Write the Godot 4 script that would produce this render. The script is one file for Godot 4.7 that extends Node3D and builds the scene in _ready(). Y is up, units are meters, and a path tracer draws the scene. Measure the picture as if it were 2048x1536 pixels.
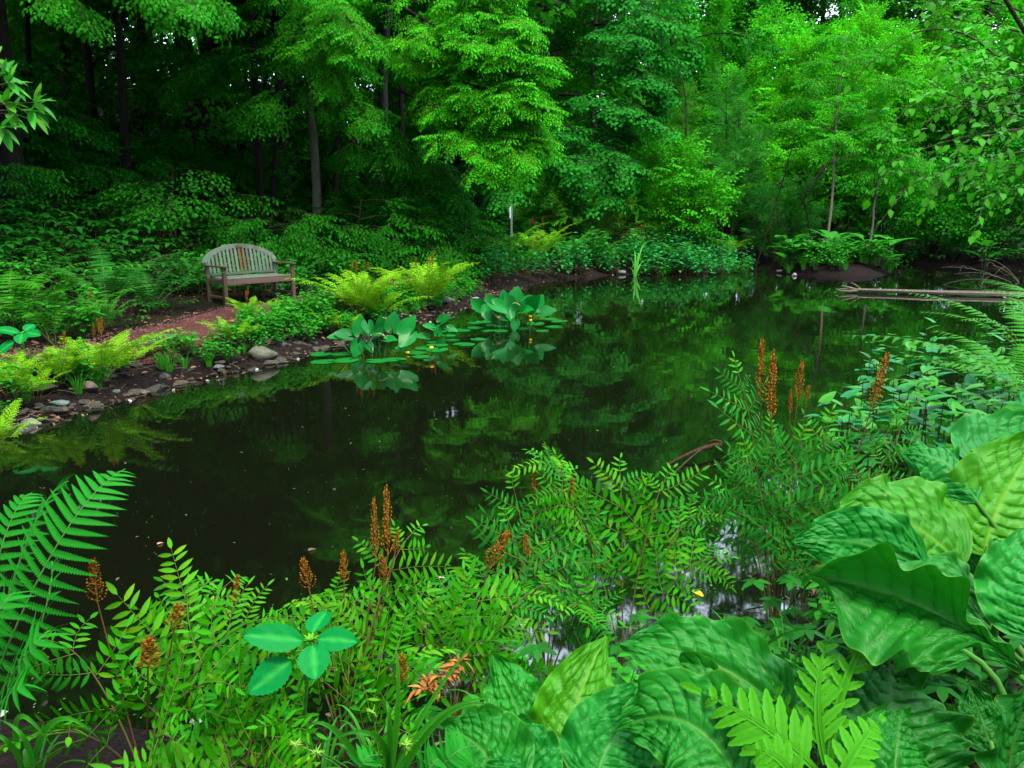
extends Node3D
# A woodland pond: bench and path on the left bank, ferns and skunk cabbage on the near bank.

const EYE := Vector3(0.0, 1.75, 0.0)
const PITCH := 12.4
const LENS := 1575.0
const EXPOSURE := 6.3
const BROWN := Color(0.055, 0.035, 0.02)

var rng := RandomNumberGenerator.new()
var taken := {}
var M := {}
var shore_line := PackedVector2Array()
var bumps := FastNoiseLite.new()
var lumps := FastNoiseLite.new()
var S := {}

func _ready() -> void:
	var cam := Camera3D.new()
	cam.name = "camera"
	cam.position = EYE
	cam.rotation_degrees = Vector3(-PITCH, 0, 0)
	cam.fov = rad_to_deg(2.0 * atan(768.0 / LENS))
	cam.near = 0.05
	cam.far = 400.0
	add_child(cam)
	var env := Environment.new()
	env.background_mode = Environment.BG_SKY
	var sm := ProceduralSkyMaterial.new()
	sm.sky_top_color = Color(0.86, 0.92, 1.0)
	sm.sky_horizon_color = Color(0.80, 0.88, 1.0)
	sm.sky_curve = 0.2
	sm.ground_bottom_color = Color(0.2, 0.2, 0.18)
	sm.ground_horizon_color = Color(0.5, 0.52, 0.5)
	sm.sun_angle_max = 1.0
	var sky := Sky.new()
	sky.sky_material = sm
	env.sky = sky
	env.tonemap_mode = Environment.TONE_MAPPER_LINEAR
	env.tonemap_exposure = EXPOSURE
	env.sdfgi_enabled = true
	env.ssao_enabled = true
	env.ssil_enabled = true
	var we := WorldEnvironment.new()
	we.name = "sky"
	we.environment = env
	add_child(we)
	var sun := DirectionalLight3D.new()
	sun.name = "sun"
	sun.light_energy = 0.45
	sun.light_angular_distance = 14.0
	sun.light_color = Color(1.0, 0.97, 0.9)
	sun.rotation_degrees = Vector3(-62, 28, 0)
	sun.shadow_enabled = true
	add_child(sun)
	rng.seed = 4711
	bumps.frequency = 0.02
	bumps.seed = 3
	lumps.frequency = 0.02
	lumps.fractal_octaves = 3
	lumps.seed = 11
	shore_points()
	S.path = path_points()
	materials()
	build_land()
	build_sprays()
	build_wood()
	build_boughs()
	build_far_bank()
	S.bench = on_level(505, 604, 0.36)
	build_bench()
	build_sign()
	build_stones()
	build_pebbles()
	build_timber()
	build_fern_parts()
	build_banks()
	build_lilies()
	build_stems()
	build_side_shrubs()
	build_skunk()
	build_royals()
	build_lobed_ferns()
	build_smooth_plants()
	build_grasses()
	build_dead()

class MB:
	var v := PackedVector3Array()
	var c := PackedColorArray()
	var uv := PackedVector2Array()
	var i := PackedInt32Array()

	func pt(p: Vector3, col: Color, t := Vector2.ZERO) -> int:
		v.push_back(p)
		c.push_back(col)
		uv.push_back(t)
		return v.size() - 1

	# corners run anticlockwise seen from the front; stored the way Godot wants them
	func tri(a: int, b: int, d: int) -> void:
		i.push_back(a)
		i.push_back(d)
		i.push_back(b)

	func quad(a: int, b: int, d: int, e: int) -> void:
		tri(a, b, d)
		tri(a, d, e)

	func put(o: MB, xf: Transform3D, tint := Color.WHITE) -> void:
		var at := v.size()
		v.append_array(xf * o.v)
		if tint == Color.WHITE:
			c.append_array(o.c)
		else:
			for k in o.c:
				c.push_back(k * tint)
		uv.append_array(o.uv)
		for k in o.i:
			i.push_back(k + at)

	func mesh(m: Material, flat := false) -> ArrayMesh:
		var out := ArrayMesh.new()
		if i.is_empty():
			return out
		var n := PackedVector3Array()
		if flat:
			var v2 := PackedVector3Array()
			var c2 := PackedColorArray()
			var u2 := PackedVector2Array()
			for k in i:
				v2.push_back(v[k])
				c2.push_back(c[k])
				u2.push_back(uv[k])
			v = v2
			c = c2
			uv = u2
			i = PackedInt32Array(range(v.size()))
		n.resize(v.size())
		for k in range(0, i.size(), 3):
			var a := i[k]
			var b := i[k + 1]
			var d := i[k + 2]
			var f := (v[d] - v[a]).cross(v[b] - v[a])
			n[a] += f
			n[b] += f
			n[d] += f
		for k in n.size():
			n[k] = n[k].normalized() if n[k].length_squared() > 1e-20 else Vector3.UP
		var arr := []
		arr.resize(Mesh.ARRAY_MAX)
		arr[Mesh.ARRAY_VERTEX] = v
		arr[Mesh.ARRAY_NORMAL] = n
		arr[Mesh.ARRAY_COLOR] = c
		arr[Mesh.ARRAY_TEX_UV] = uv
		arr[Mesh.ARRAY_INDEX] = i
		out.add_surface_from_arrays(Mesh.PRIMITIVE_TRIANGLES, arr)
		out.surface_set_material(0, m)
		return out


# ---------- scene bookkeeping
func numbered(called: String) -> String:
	var n: int = taken.get(called, 0)
	taken[called] = n + 1
	return called if n == 0 else "%s_%03d" % [called, n]

func tag(o: Node3D, label: String, category: String, group := "") -> void:
	o.set_meta("label", label)
	o.set_meta("category", category)
	if group != "":
		o.set_meta("group", group)

func thing(called: String, label: String, category: String, at: Vector3, group := "") -> Node3D:
	var o := Node3D.new()
	o.name = numbered(called)
	add_child(o, true)
	o.position = at
	tag(o, label, category, group)
	return o

func part(called: String, m: Mesh, parent: Node3D, xf := Transform3D()) -> MeshInstance3D:
	var o := MeshInstance3D.new()
	o.name = called
	o.mesh = m
	o.transform = xf
	parent.add_child(o, true)
	return o

func solo(called: String, m: Mesh, label: String, category: String, xf: Transform3D, group := "") -> MeshInstance3D:
	var o := MeshInstance3D.new()
	o.name = numbered(called)
	o.mesh = m
	o.transform = xf
	add_child(o, true)
	tag(o, label, category, group)
	return o

func structure(called: String, m: Mesh) -> MeshInstance3D:
	var o := MeshInstance3D.new()
	o.name = numbered(called)
	o.mesh = m
	add_child(o, true)
	o.set_meta("kind", "structure")
	return o

func scatter(called: String, m: Mesh, xfs: Array, cols: Array, parent: Node3D) -> MultiMeshInstance3D:
	var mm := MultiMesh.new()
	mm.transform_format = MultiMesh.TRANSFORM_3D
	mm.use_colors = true
	mm.mesh = m
	mm.instance_count = xfs.size()
	for k in xfs.size():
		mm.set_instance_transform(k, xfs[k])
		mm.set_instance_color(k, cols[k])
	var o := MultiMeshInstance3D.new()
	o.multimesh = mm
	o.name = called if parent != self else numbered(called)
	parent.add_child(o, true)
	return o

# ---------- places: measured(px, py, d) is the point that the photograph (2048 x 1536) shows at that pixel, d metres in front of the lens
func measured(px: float, py: float, d: float) -> Vector3:
	var p := deg_to_rad(PITCH)
	var x := (px - 1024.0) / LENS
	var y := (768.0 - py) / LENS
	return EYE + Vector3(x, y * cos(p) - sin(p), -(cos(p) + y * sin(p))) * d

func on_level(px: float, py: float, h: float) -> Vector3:
	var r := measured(px, py, 1.0) - EYE
	return EYE + r * ((h - EYE.y) / r.y)

func stand(px: float, d: float) -> Vector3:
	var x := (px - 1024.0) / LENS * d * 0.98
	return Vector3(x, ground_y(x, -d), -d)

func on_ground(px: float, py: float) -> Vector3:
	# where the line of sight meets the ground or the water
	var r := measured(px, py, 1.0) - EYE
	var t := 2.0
	while t < 60.0:
		var p := EYE + r * t
		if p.y <= maxf(ground_y(p.x, p.z), 0.0):
			p.y = ground_y(p.x, p.z)
			return p
		t += 0.08
	return EYE + r * 30.0

# the landmark that lies nearest a place: [px, py, words] with the pixel where its foot stands
func by_mark(p: Vector3, marks: Array) -> String:
	var best := 1e9
	var said := ""
	for m in marks:
		if m.size() < 4:
			m.push_back(on_level(m[0], m[1], 0.2))
		var d := Vector2(m[3].x - p.x, m[3].z - p.z).length()
		if d < best:
			best = d
			said = m[2]
	return said

func rr(a: float, b: float) -> float:
	return rng.randf_range(a, b)

func frame(at: Vector3, x: Vector3, up := Vector3.UP, s := 1.0) -> Transform3D:
	x = x.normalized()
	var z := x.cross(up)
	if z.length() < 0.01:
		z = x.cross(Vector3(0.3, 0.2, 1.0))
	z = z.normalized()
	return Transform3D(Basis(x * s, z.cross(x) * s, z * s), at)

func curve(a: Vector3, b: Vector3, d: Vector3, n: int) -> PackedVector3Array:
	var o := PackedVector3Array()
	for k in n + 1:
		var t := k / float(n)
		o.push_back(a.lerp(b, t).lerp(b.lerp(d, t), t))
	return o

func along(pts: PackedVector3Array, t: float) -> Vector3:
	var f := clampf(t, 0.0, 0.9999) * (pts.size() - 1)
	var k := int(f)
	return pts[k].lerp(pts[k + 1], f - k)

func heading(pts: PackedVector3Array, t: float) -> Vector3:
	var k := int(clampf(t, 0.0, 0.9999) * (pts.size() - 1))
	return (pts[k + 1] - pts[k]).normalized()

func length_of(pts: PackedVector3Array) -> float:
	var s := 0.0
	for k in pts.size() - 1:
		s += pts[k].distance_to(pts[k + 1])
	return s

# ---------- shapes
func tube(b: MB, pts: PackedVector3Array, r0: float, r1: float, sides: int, col: Color, rough := 0.0, flare := 0.0) -> void:
	var n := pts.size()
	var prev := 0
	var side := Vector3(1, 0.1, 0.2)
	for k in n:
		var dir := (pts[mini(k + 1, n - 1)] - pts[maxi(k - 1, 0)]).normalized()
		side = (side - dir * side.dot(dir)).normalized()
		var other := dir.cross(side)
		var t := k / float(n - 1)
		var r := lerpf(r0, r1, t) * (1.0 + flare * exp(-t * 14.0))
		var at := b.v.size()
		for j in sides:
			var a := TAU * j / sides
			var q := side * cos(a) + other * sin(a)
			var rad := r
			if rough > 0.0:
				var w := pts[k] * 3.0 + q * 2.0
				rad *= 1.0 + rough * lumps.get_noise_3d(w.x * 20.0, w.y * 5.0, w.z * 20.0) * 1.6
				if flare > 0.0:
					rad *= 1.0 + 0.35 * exp(-t * 18.0) * sin(a * 3.0 + r0 * 50.0)
			b.pt(pts[k] + q * rad, col, Vector2(j / float(sides), t))
		if k > 0:
			for j in sides:
				var j2 := (j + 1) % sides
				b.quad(prev + j, prev + j2, at + j2, at + j)
		prev = at
	var tip := b.pt(pts[n - 1] + (pts[n - 1] - pts[n - 2]).normalized() * r1 * 0.5, col)
	for j in sides:
		b.tri(prev + j, prev + (j + 1) % sides, tip)

# a leaf lying along x of xf, its upper face towards y
func leaf(b: MB, xf: Transform3D, L: float, W: float, seg: int, peak: float, fold: float, droop: float, col: Color) -> void:
	var edge := col * 0.92
	var base := b.pt(xf * Vector3.ZERO, col)
	var pl := base
	var pm := base
	var pr := base
	for k in range(1, seg):
		var t := k / float(seg)
		var w := W * 0.5 * pow(sin(PI * pow(t, peak)), 0.8)
		var y := -droop * L * t * t
		var l := b.pt(xf * Vector3(L * t, y + fold * w, -w), edge)
		var m := b.pt(xf * Vector3(L * t, y, 0), col)
		var r := b.pt(xf * Vector3(L * t, y + fold * w, w), edge)
		if k == 1:
			b.tri(base, m, l)
			b.tri(base, r, m)
		else:
			b.quad(pm, m, l, pl)
			b.quad(pr, r, m, pm)
		pl = l
		pm = m
		pr = r
	var tip := b.pt(xf * Vector3(L, -droop * L, 0), col)
	b.tri(pm, tip, pl)
	b.tri(pr, tip, pm)

func maple_leaf(b: MB, xf: Transform3D, L: float, col: Color) -> void:
	# five pointed lobes round the stalk's end, slightly cupped
	var mid := b.pt(xf * Vector3(L * 0.35, -0.02 * L, 0), col)
	var first := -1
	var last := -1
	for k in 11:
		var a := (k - 5) / 5.0 * 2.5
		var r: float = L * (0.36 if k % 2 else [0.34, 0.5, 0.62][2 - absi(k - 5) / 2] * 1.05)
		var p := b.pt(xf * Vector3(L * 0.35 + cos(a) * r, -absf(sin(a)) * r * 0.18 - 0.1 * r * r / L, sin(a) * r), col * 0.95)
		if last >= 0:
			b.tri(mid, p, last)
		else:
			first = p
		last = p
	b.tri(mid, first, last)

func box(b: MB, lo: Vector3, hi: Vector3, col: Color, xf := Transform3D(), bevel := 0.004) -> void:
	var mid := (lo + hi) * 0.5
	var e := (hi - lo) * 0.5
	bevel = minf(bevel, minf(e.x, minf(e.y, e.z)) * 0.5)
	var id := {}
	for x in [-1, 1]:
		for y in [-1, 1]:
			for z in [-1, 1]:
				var s := Vector3(x, y, z)
				for ax in 3:
					var q := (e - Vector3.ONE * bevel)
					q[ax] = e[ax]
					id[[x, y, z, ax]] = b.pt(xf * (mid + s * q), col * (0.94 + 0.12 * absf(sin(mid.x * 37.0 + mid.z * 51.0))))
	for ax in 3:
		var u := (ax + 1) % 3
		var w := (ax + 2) % 3
		for sg in [-1, 1]:
			var k := []
			for uv in [[-1, -1], [1, -1], [1, 1], [-1, 1]]:
				var s := [0, 0, 0]
				s[ax] = sg
				s[u] = uv[0]
				s[w] = uv[1]
				k.push_back(id[[s[0], s[1], s[2], ax]])
			if sg > 0:
				b.quad(k[0], k[1], k[2], k[3])
			else:
				b.quad(k[0], k[3], k[2], k[1])
		for su in [-1, 1]:
			for sw in [-1, 1]:
				var k := []
				for e2 in [[-1, u], [1, u], [1, w], [-1, w]]:
					var s := [0, 0, 0]
					s[ax] = e2[0]
					s[u] = su
					s[w] = sw
					k.push_back(id[[s[0], s[1], s[2], e2[1]]])
				if su * sw > 0:
					b.quad(k[0], k[3], k[2], k[1])
				else:
					b.quad(k[0], k[1], k[2], k[3])
	for x in [-1, 1]:
		for y in [-1, 1]:
			for z in [-1, 1]:
				var k := [id[[x, y, z, 0]], id[[x, y, z, 1]], id[[x, y, z, 2]]]
				if x * y * z > 0:
					b.tri(k[0], k[1], k[2])
				else:
					b.tri(k[0], k[2], k[1])

func boulder(seed_at: float, size: Vector3, col: Color, moss: Color, facets := 0.35) -> MB:
	# a sphere cut by planes and roughened
	var b := MB.new()
	var r2 := RandomNumberGenerator.new()
	r2.seed = int(seed_at * 1000.0) + 7
	var planes := []
	for k in 17:
		planes.push_back([Vector3(r2.randf_range(-1, 1), r2.randf_range(-0.7, 1), r2.randf_range(-1, 1)).normalized(), r2.randf_range(0.48, 0.86)])
	var nu := 22
	var nv := 14
	for j in nv + 1:
		for k in nu + 1:
			var a := TAU * (k % nu) / nu
			var e := PI * (j / float(nv) - 0.5)
			var d := Vector3(cos(a) * cos(e), sin(e), sin(a) * cos(e))
			var r := 1.0
			for p in planes:
				var f: float = d.dot(p[0])
				if f > 0.05:
					r = minf(r, p[1] / f)
			r *= 1.0 + 0.07 * lumps.get_noise_3d(d.x * 60 + seed_at * 90, d.y * 60, d.z * 60) + 0.04 * bumps.get_noise_3d(d.x * 300, d.y * 300 + seed_at * 50, d.z * 300)
			var mix := smoothstep(0.0, 0.5, lumps.get_noise_3d(d.x * 45 - seed_at * 70, d.y * 45, d.z * 45) + 0.1)
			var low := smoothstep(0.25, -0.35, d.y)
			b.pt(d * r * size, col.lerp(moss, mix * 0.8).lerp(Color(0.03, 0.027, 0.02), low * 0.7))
	for j in nv:
		for k in nu:
			var q := j * (nu + 1) + k
			b.quad(q, q + nu + 1, q + nu + 2, q + 1)
	return b

# ---------- materials
func leaf_mat(rough: float, spec: float, through: float, tint: Color) -> StandardMaterial3D:
	var m := StandardMaterial3D.new()
	m.vertex_color_use_as_albedo = true
	m.roughness = rough
	m.metallic_specular = spec
	m.cull_mode = BaseMaterial3D.CULL_DISABLED
	m.backlight_enabled = true
	m.backlight = Color(tint.r * through * 2.0, tint.g * through * 2.0, tint.b * through * 2.0).linear_to_srgb()
	return m

func noise_tex(freq: float, a: Color, b: Color, octaves := 5, side := 512, bump := false, kind := FastNoiseLite.TYPE_SIMPLEX_SMOOTH) -> NoiseTexture2D:
	var f := FastNoiseLite.new()
	f.noise_type = kind
	f.frequency = freq
	f.fractal_octaves = octaves
	f.seed = int(freq * 10000.0) + octaves
	var t := NoiseTexture2D.new()
	t.width = side
	t.height = side
	t.seamless = true
	t.noise = f
	if bump:
		t.as_normal_map = true
		t.bump_strength = 6.0
	else:
		var g := Gradient.new()
		g.set_color(0, a)
		g.set_color(1, b)
		t.color_ramp = g
	return t

func solid_mat(rough: float, spec: float, scale := Vector3.ZERO, tex: Texture2D = null, relief: Texture2D = null, relief_cm := 0.0) -> StandardMaterial3D:
	var m := StandardMaterial3D.new()
	m.vertex_color_use_as_albedo = true
	m.roughness = rough
	m.metallic_specular = spec
	if tex:
		m.albedo_texture = tex
		m.uv1_triplanar = true
		m.uv1_scale = scale
	if relief:
		m.heightmap_enabled = true
		m.heightmap_texture = relief
		m.heightmap_scale = relief_cm
		m.uv1_triplanar = true
		m.uv1_scale = scale
	return m

func materials() -> void:
	var grain := noise_tex(0.02, Color(0.55, 0.55, 0.55), Color(1, 1, 1))
	var fine := noise_tex(0.05, Color(0.0, 0.0, 0.0), Color(1, 1, 1), 4)
	M.leaf = leaf_mat(0.55, 0.2, 0.38, Color(0.9, 1.0, 0.35))
	M.far_leaf = leaf_mat(0.65, 0.15, 0.42, Color(0.85, 1.0, 0.45))
	M.gloss_leaf = leaf_mat(0.4, 0.24, 0.3, Color(0.8, 1.0, 0.5))
	M.big_leaf = leaf_mat(0.4, 0.27, 0.24, Color(0.75, 1.0, 0.3))
	M.big_leaf.heightmap_enabled = true
	M.big_leaf.heightmap_texture = fine
	M.big_leaf.heightmap_scale = 0.1
	M.big_leaf.uv1_triplanar = true
	M.big_leaf.uv1_scale = Vector3(9, 9, 9)
	M.fern = leaf_mat(0.55, 0.16, 0.22, Color(0.9, 1.0, 0.3))
	M.lily = leaf_mat(0.36, 0.26, 0.28, Color(0.6, 1.0, 0.4))
	M.grass = leaf_mat(0.45, 0.25, 0.3, Color(0.8, 1.0, 0.4))
	M.bark = solid_mat(0.9, 0.2, Vector3(5, 1.1, 5), noise_tex(0.03, Color(0.35, 0.35, 0.35), Color(1, 1, 1)), noise_tex(0.03, Color(0, 0, 0), Color(1, 1, 1)), 3.0)
	M.wood = solid_mat(0.75, 0.25, Vector3(14, 14, 14), noise_tex(0.012, Color(0.5, 0.52, 0.5), Color(1, 1, 1)), fine, 0.15)
	M.log = solid_mat(0.85, 0.2, Vector3(1.2, 9, 9), noise_tex(0.03, Color(0.3, 0.28, 0.25), Color(1, 1, 1)), noise_tex(0.03, Color(0, 0, 0), Color(1, 1, 1)), 2.5)
	M.rock = solid_mat(0.85, 0.25, Vector3(3, 3, 3), noise_tex(0.03, Color(0.5, 0.5, 0.5), Color(1, 1, 1), 6), noise_tex(0.04, Color(0, 0, 0), Color(1, 1, 1), 6), 1.5)
	M.ground = solid_mat(0.92, 0.2, Vector3(0.7, 0.7, 0.7), noise_tex(0.035, Color(0.35, 0.33, 0.3), Color(1, 1, 1), 6, 1024), noise_tex(0.04, Color(0, 0, 0), Color(1, 1, 1), 6, 1024), 4.0)
	M.gravel = solid_mat(0.95, 0.15, Vector3(1.6, 1.6, 1.6), noise_tex(0.09, Color(0.45, 0.42, 0.42), Color(1, 1, 1), 4), noise_tex(0.09, Color(0, 0, 0), Color(1, 1, 1), 4), 2.0)
	M.litter = solid_mat(0.8, 0.25)
	M.rust = solid_mat(0.9, 0.15)
	M.metal = solid_mat(0.5, 0.5)
	var w := StandardMaterial3D.new()
	w.albedo_color = Color(0.0022, 0.003, 0.0012).linear_to_srgb()
	w.roughness = 0.03
	w.metallic_specular = 0.7
	w.normal_enabled = true
	w.normal_texture = noise_tex(0.006, Color.BLACK, Color.WHITE, 3, 1024, true)
	w.normal_scale = 0.035
	w.uv1_scale = Vector3(0.16, 0.22, 1)
	M.water = w

# ---------- the land
func shore_points() -> void:
	for p in [[0, 870], [130, 835], [260, 795], [400, 762], [560, 728], [660, 695], [760, 672], [900, 628], [960, 607], [1000, 588], [1100, 563], [1230, 550], [1400, 546], [1470, 536], [1510, 526], [1545, 522]]:
		var q := on_level(p[0], p[1], 0.0)
		shore_line.push_back(Vector2(q.x, q.z))
	for q in [Vector2(10.6, -29.2), Vector2(13.2, -27.6), Vector2(15.2, -23.4), Vector2(17.5, -18.0), Vector2(12.5, -13.4), Vector2(7.3, -10.2), Vector2(5.3, -7.8), Vector2(4.1, -5.9), Vector2(3.1, -4.9), Vector2(2.05, -4.05), Vector2(1.35, -3.4), Vector2(0.85, -2.95), Vector2(0.2, -2.7), Vector2(-0.6, -2.4), Vector2(-1.6, -2.35), Vector2(-2.6, -2.7), Vector2(-4.4, -3.6), Vector2(-5.6, -4.6), Vector2(-5.0, -5.4)]:
		shore_line.push_back(q)

func from_shore(x: float, z: float) -> float:
	var p := Vector2(x, z)
	var best := 1e9
	var inside := false
	var n := shore_line.size()
	var j := n - 1
	for k in n:
		var a := shore_line[j]
		var b := shore_line[k]
		var ab := b - a
		var t := clampf((p - a).dot(ab) / ab.length_squared(), 0.0, 1.0)
		best = minf(best, p.distance_squared_to(a + ab * t))
		if (b.y > z) != (a.y > z) and x < (a.x - b.x) * (z - b.y) / (a.y - b.y) + b.x:
			inside = not inside
		j = k
	best = sqrt(best)
	return -best if inside else best

func island(x: float, z: float) -> float:
	var q := Vector2((x - 9.3) / 1.7, (z + 23.0) / 1.35)
	return 1.0 - q.length() + 0.12 * bumps.get_noise_2d(x * 60.0, z * 60.0)

func ground_y(x: float, z: float) -> float:
	var d := from_shore(x, z)
	var h := 0.0
	if d < 0.0:
		h = maxf(-0.5, d * 0.4)
		var m := island(x, z)
		if m > -0.4:
			h = maxf(h, 0.28 * clampf(m * 3.2, -1.0, 1.0) + 0.06 * clampf(m, 0.0, 1.0))
	else:
		h = 0.2 * smoothstep(0.0, 0.6, d) + 0.12 * smoothstep(0.5, 1.6, d) + 0.03 * bumps.get_noise_2d(x * 40.0, z * 40.0) * minf(d * 2.0, 1.0)
		var a := atan2(z + 13.0, x - 3.0)
		var near := smoothstep(0.4, 0.9, a) * (1.0 - smoothstep(2.2, 2.7, a))
		var slope := (0.1 + 0.15 * maxf(0.0, cos(a + 2.7))) * (1.0 - 0.9 * near)
		var e := maxf(0.0, d - 2.3)
		h += slope * e * e / (e + 1.0) * (1.0 if e < 45.0 else 45.0 / e)
		h += 0.12 * lumps.get_noise_2d(x * 6.0, z * 6.0) * smoothstep(2.0, 6.0, d)
	return h

func lines(marks: Array) -> PackedFloat32Array:
	# grid lines: [from, to, step] runs
	var o := PackedFloat32Array()
	for m in marks:
		var n := int(round((m[1] - m[0]) / m[2]))
		for k in n:
			o.push_back(m[0] + (m[1] - m[0]) * k / n)
	o.push_back(marks[-1][1])
	return o

func build_land() -> void:
	var xs := lines([[-110, -40, 7], [-40, -12, 1.0], [-12, 6, 0.22], [6, 20, 0.4], [20, 50, 1.5], [50, 110, 7]])
	var zs := lines([[-130, -60, 7], [-60, -32, 1.2], [-32, -18, 0.4], [-18, -1, 0.22], [-1, 8, 0.6], [8, 60, 6]])
	var b := MB.new()
	for z in zs:
		for x in xs:
			var h := ground_y(x, z)
			var d := from_shore(x, z)
			var mud := Color(0.0272, 0.0192, 0.0144)
			var floor_col := Color(0.0288, 0.0184, 0.0104)
			var k := smoothstep(0.5, 1.6, d)
			var col := mud.lerp(floor_col, k)
			col = col.lerp(Color(0.0176, 0.04, 0.0096), 0.65 * smoothstep(0.0, 0.35, lumps.get_noise_2d(x * 25.0, z * 25.0)) * k)
			if d < 0.12:
				col = col * lerpf(0.35, 0.8, smoothstep(-0.2, 0.12, d)) if h < 0.08 else Color(0.0224, 0.0152, 0.012)
			b.pt(Vector3(x, h, z), col)
	var w := xs.size()
	for r in zs.size() - 1:
		for q in w - 1:
			var k := r * w + q
			b.quad(k, k + w, k + w + 1, k + 1)
	structure("ground", b.mesh(M.ground))
	# the water: one sheet, a little wider than the pond
	var grown := Geometry2D.offset_polygon(shore_line, 0.35)
	var out: PackedVector2Array = grown[0]
	var s := MB.new()
	for p in out:
		s.pt(Vector3(p.x, 0.0, p.y), Color.WHITE, p)
	var tris := Geometry2D.triangulate_polygon(out)
	for k in range(0, tris.size(), 3):
		var a := out[tris[k]]
		var e := out[tris[k + 1]]
		var g := out[tris[k + 2]]
		if (e - a).cross(g - a) < 0.0:
			s.tri(tris[k], tris[k + 1], tris[k + 2])
		else:
			s.tri(tris[k], tris[k + 2], tris[k + 1])
	structure("water", s.mesh(M.water))
	build_path()

func path_points() -> Array:
	var o := []
	for p in [[-420, 790], [-200, 755], [0, 718], [120, 704], [240, 688], [340, 662], [430, 636], [520, 614], [640, 597], [740, 580], [820, 561], [862, 543]]:
		var q := on_level(p[0], p[1], 0.33)
		o.push_back(Vector2(q.x, q.z))
	o.push_back(o[-1] + Vector2(0.2, -3.5))
	o.push_back(o[-1] + Vector2(1.2, -4.0))
	return o

func build_path() -> void:
	var line := path_points()
	var b := MB.new()
	var rows := 0
	var prev := 0
	for k in line.size() - 1:
		var n := maxi(2, int(line[k].distance_to(line[k + 1]) / 0.15))
		for j in n:
			var p: Vector2 = line[k].lerp(line[k + 1], j / float(n))
			var before: Vector2 = line[maxi(k - 1, 0)].lerp(line[k], 0.5)
			var after: Vector2 = line[k + 1].lerp(line[mini(k + 2, line.size() - 1)], 0.5)
			var dir: Vector2 = (after - before).normalized()
			var nrm := Vector2(-dir.y, dir.x)
			var at := b.v.size()
			for u in 13:
				var f := (u - 6) / 6.0
				var wide := 0.5 + 0.12 * lumps.get_noise_2d(p.x * 30.0 + signf(f) * 40.0, p.y * 30.0)
				var q := p + nrm * f * wide
				var lift := 0.03 - 0.05 * pow(absf(f), 4.0)
				var tone := 0.85 + 0.3 * bumps.get_noise_2d(q.x * 90.0, q.y * 90.0)
				b.pt(Vector3(q.x, ground_y(q.x, q.y) + lift, q.y), Color(0.152, 0.0624, 0.0528) * tone)
			if rows > 0:
				for u in 12:
					b.quad(prev + u, prev + u + 1, at + u + 1, at + u)
			prev = at
			rows += 1
	structure("path", b.mesh(M.gravel))

func path_gap(x: float, z: float) -> float:
	var line: Array = S.path
	var best := 1e9
	var p := Vector2(x, z)
	for k in line.size() - 1:
		best = minf(best, p.distance_to(Geometry2D.get_closest_point_to_segment(p, line[k], line[k + 1])))
	return best

# ---------- leafy sprays: flat twigs with leaves, a few variants of each kind
func twig_leaves(b: MB, pts: PackedVector3Array, step: float, L: float, W: float, col: Color, pitch: float, kind: String, up: Vector3, start := 0.12) -> void:
	var n := int(length_of(pts) * (1.0 - start) / step)
	for k in n + 1:
		var t := start + (1.0 - start) * k / maxf(n, 1)
		var dir := heading(pts, t)
		var side := dir.cross(up).normalized() * (1 if k % 2 else -1)
		var out := (dir * rr(0.35, 0.9) + side * rr(0.6, 1.0)).normalized() if k < n else dir
		out = (out - up * tan(pitch * rr(0.3, 1.6))).normalized()
		var s := rr(0.72, 1.15)
		var tint := col * rr(0.75, 1.22)
		var nup := (up + Vector3(rr(-0.4, 0.4), 0, rr(-0.4, 0.4))).normalized()
		var xf := frame(along(pts, t), out, nup)
		if kind == "maple":
			maple_leaf(b, xf, L * s, tint)
		elif kind == "tiny":
			leaf(b, xf, L * s, W * s, 2, 0.8, 0.2, 0.1, tint)
		else:
			leaf(b, xf, L * s, W * s, 3, 0.72, 0.22, rr(0.0, 0.25), tint)

func spray(kind: String) -> ArrayMesh:
	var b := MB.new()
	var col := Color(0.017, 0.19, 0.007)
	var L := 0.088
	var W := 0.046
	var size := 0.75
	var step := 0.05
	var pitch := 0.5
	var arms := 9
	match kind:
		"maple":
			L = 0.1
			size = 0.62
			step = 0.085
			pitch = 0.3
			arms = 6
			col = Color(0.013, 0.17, 0.010)
		"small":
			L = 0.042
			W = 0.02
			size = 0.5
			step = 0.028
			arms = 9
			pitch = 0.1
		"oval":
			L = 0.085
			W = 0.06
			size = 0.7
			step = 0.075
			arms = 6
			pitch = 0.3
	var main := curve(Vector3.ZERO, Vector3(size * 0.5, 0.05 * size, rr(-0.1, 0.1) * size), Vector3(size, -0.12 * size, rr(-0.15, 0.15) * size), 6)
	tube(b, main, 0.004, 0.0015, 3, BROWN)
	var leafkind := kind if kind == "maple" else "tiny" if kind == "small" else "ovate"
	twig_leaves(b, main, step, L, W, col, pitch, leafkind, Vector3.UP)
	for k in arms:
		var t := 0.1 + 0.8 * k / arms
		var sgn := 1.0 if k % 2 else -1.0
		var p := along(main, t)
		var l := size * (0.62 - 0.42 * t) * rr(0.8, 1.15)
		var d := Vector3(0.75, rr(-0.15, 0.2), sgn * rr(0.55, 0.95)).normalized()
		if kind == "small":
			d = Vector3(0.9, rr(-0.5, 0.6), sgn * rr(0.3, 0.7)).normalized()
		var arm := curve(p, p + d * l * 0.5, p + d * l - Vector3(0, 0.22 * l, 0), 4)
		tube(b, arm, 0.0025, 0.001, 3, BROWN)
		twig_leaves(b, arm, step, L, W, col, pitch, leafkind, Vector3.UP, 0.05)
	return b.mesh(M.far_leaf)

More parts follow.
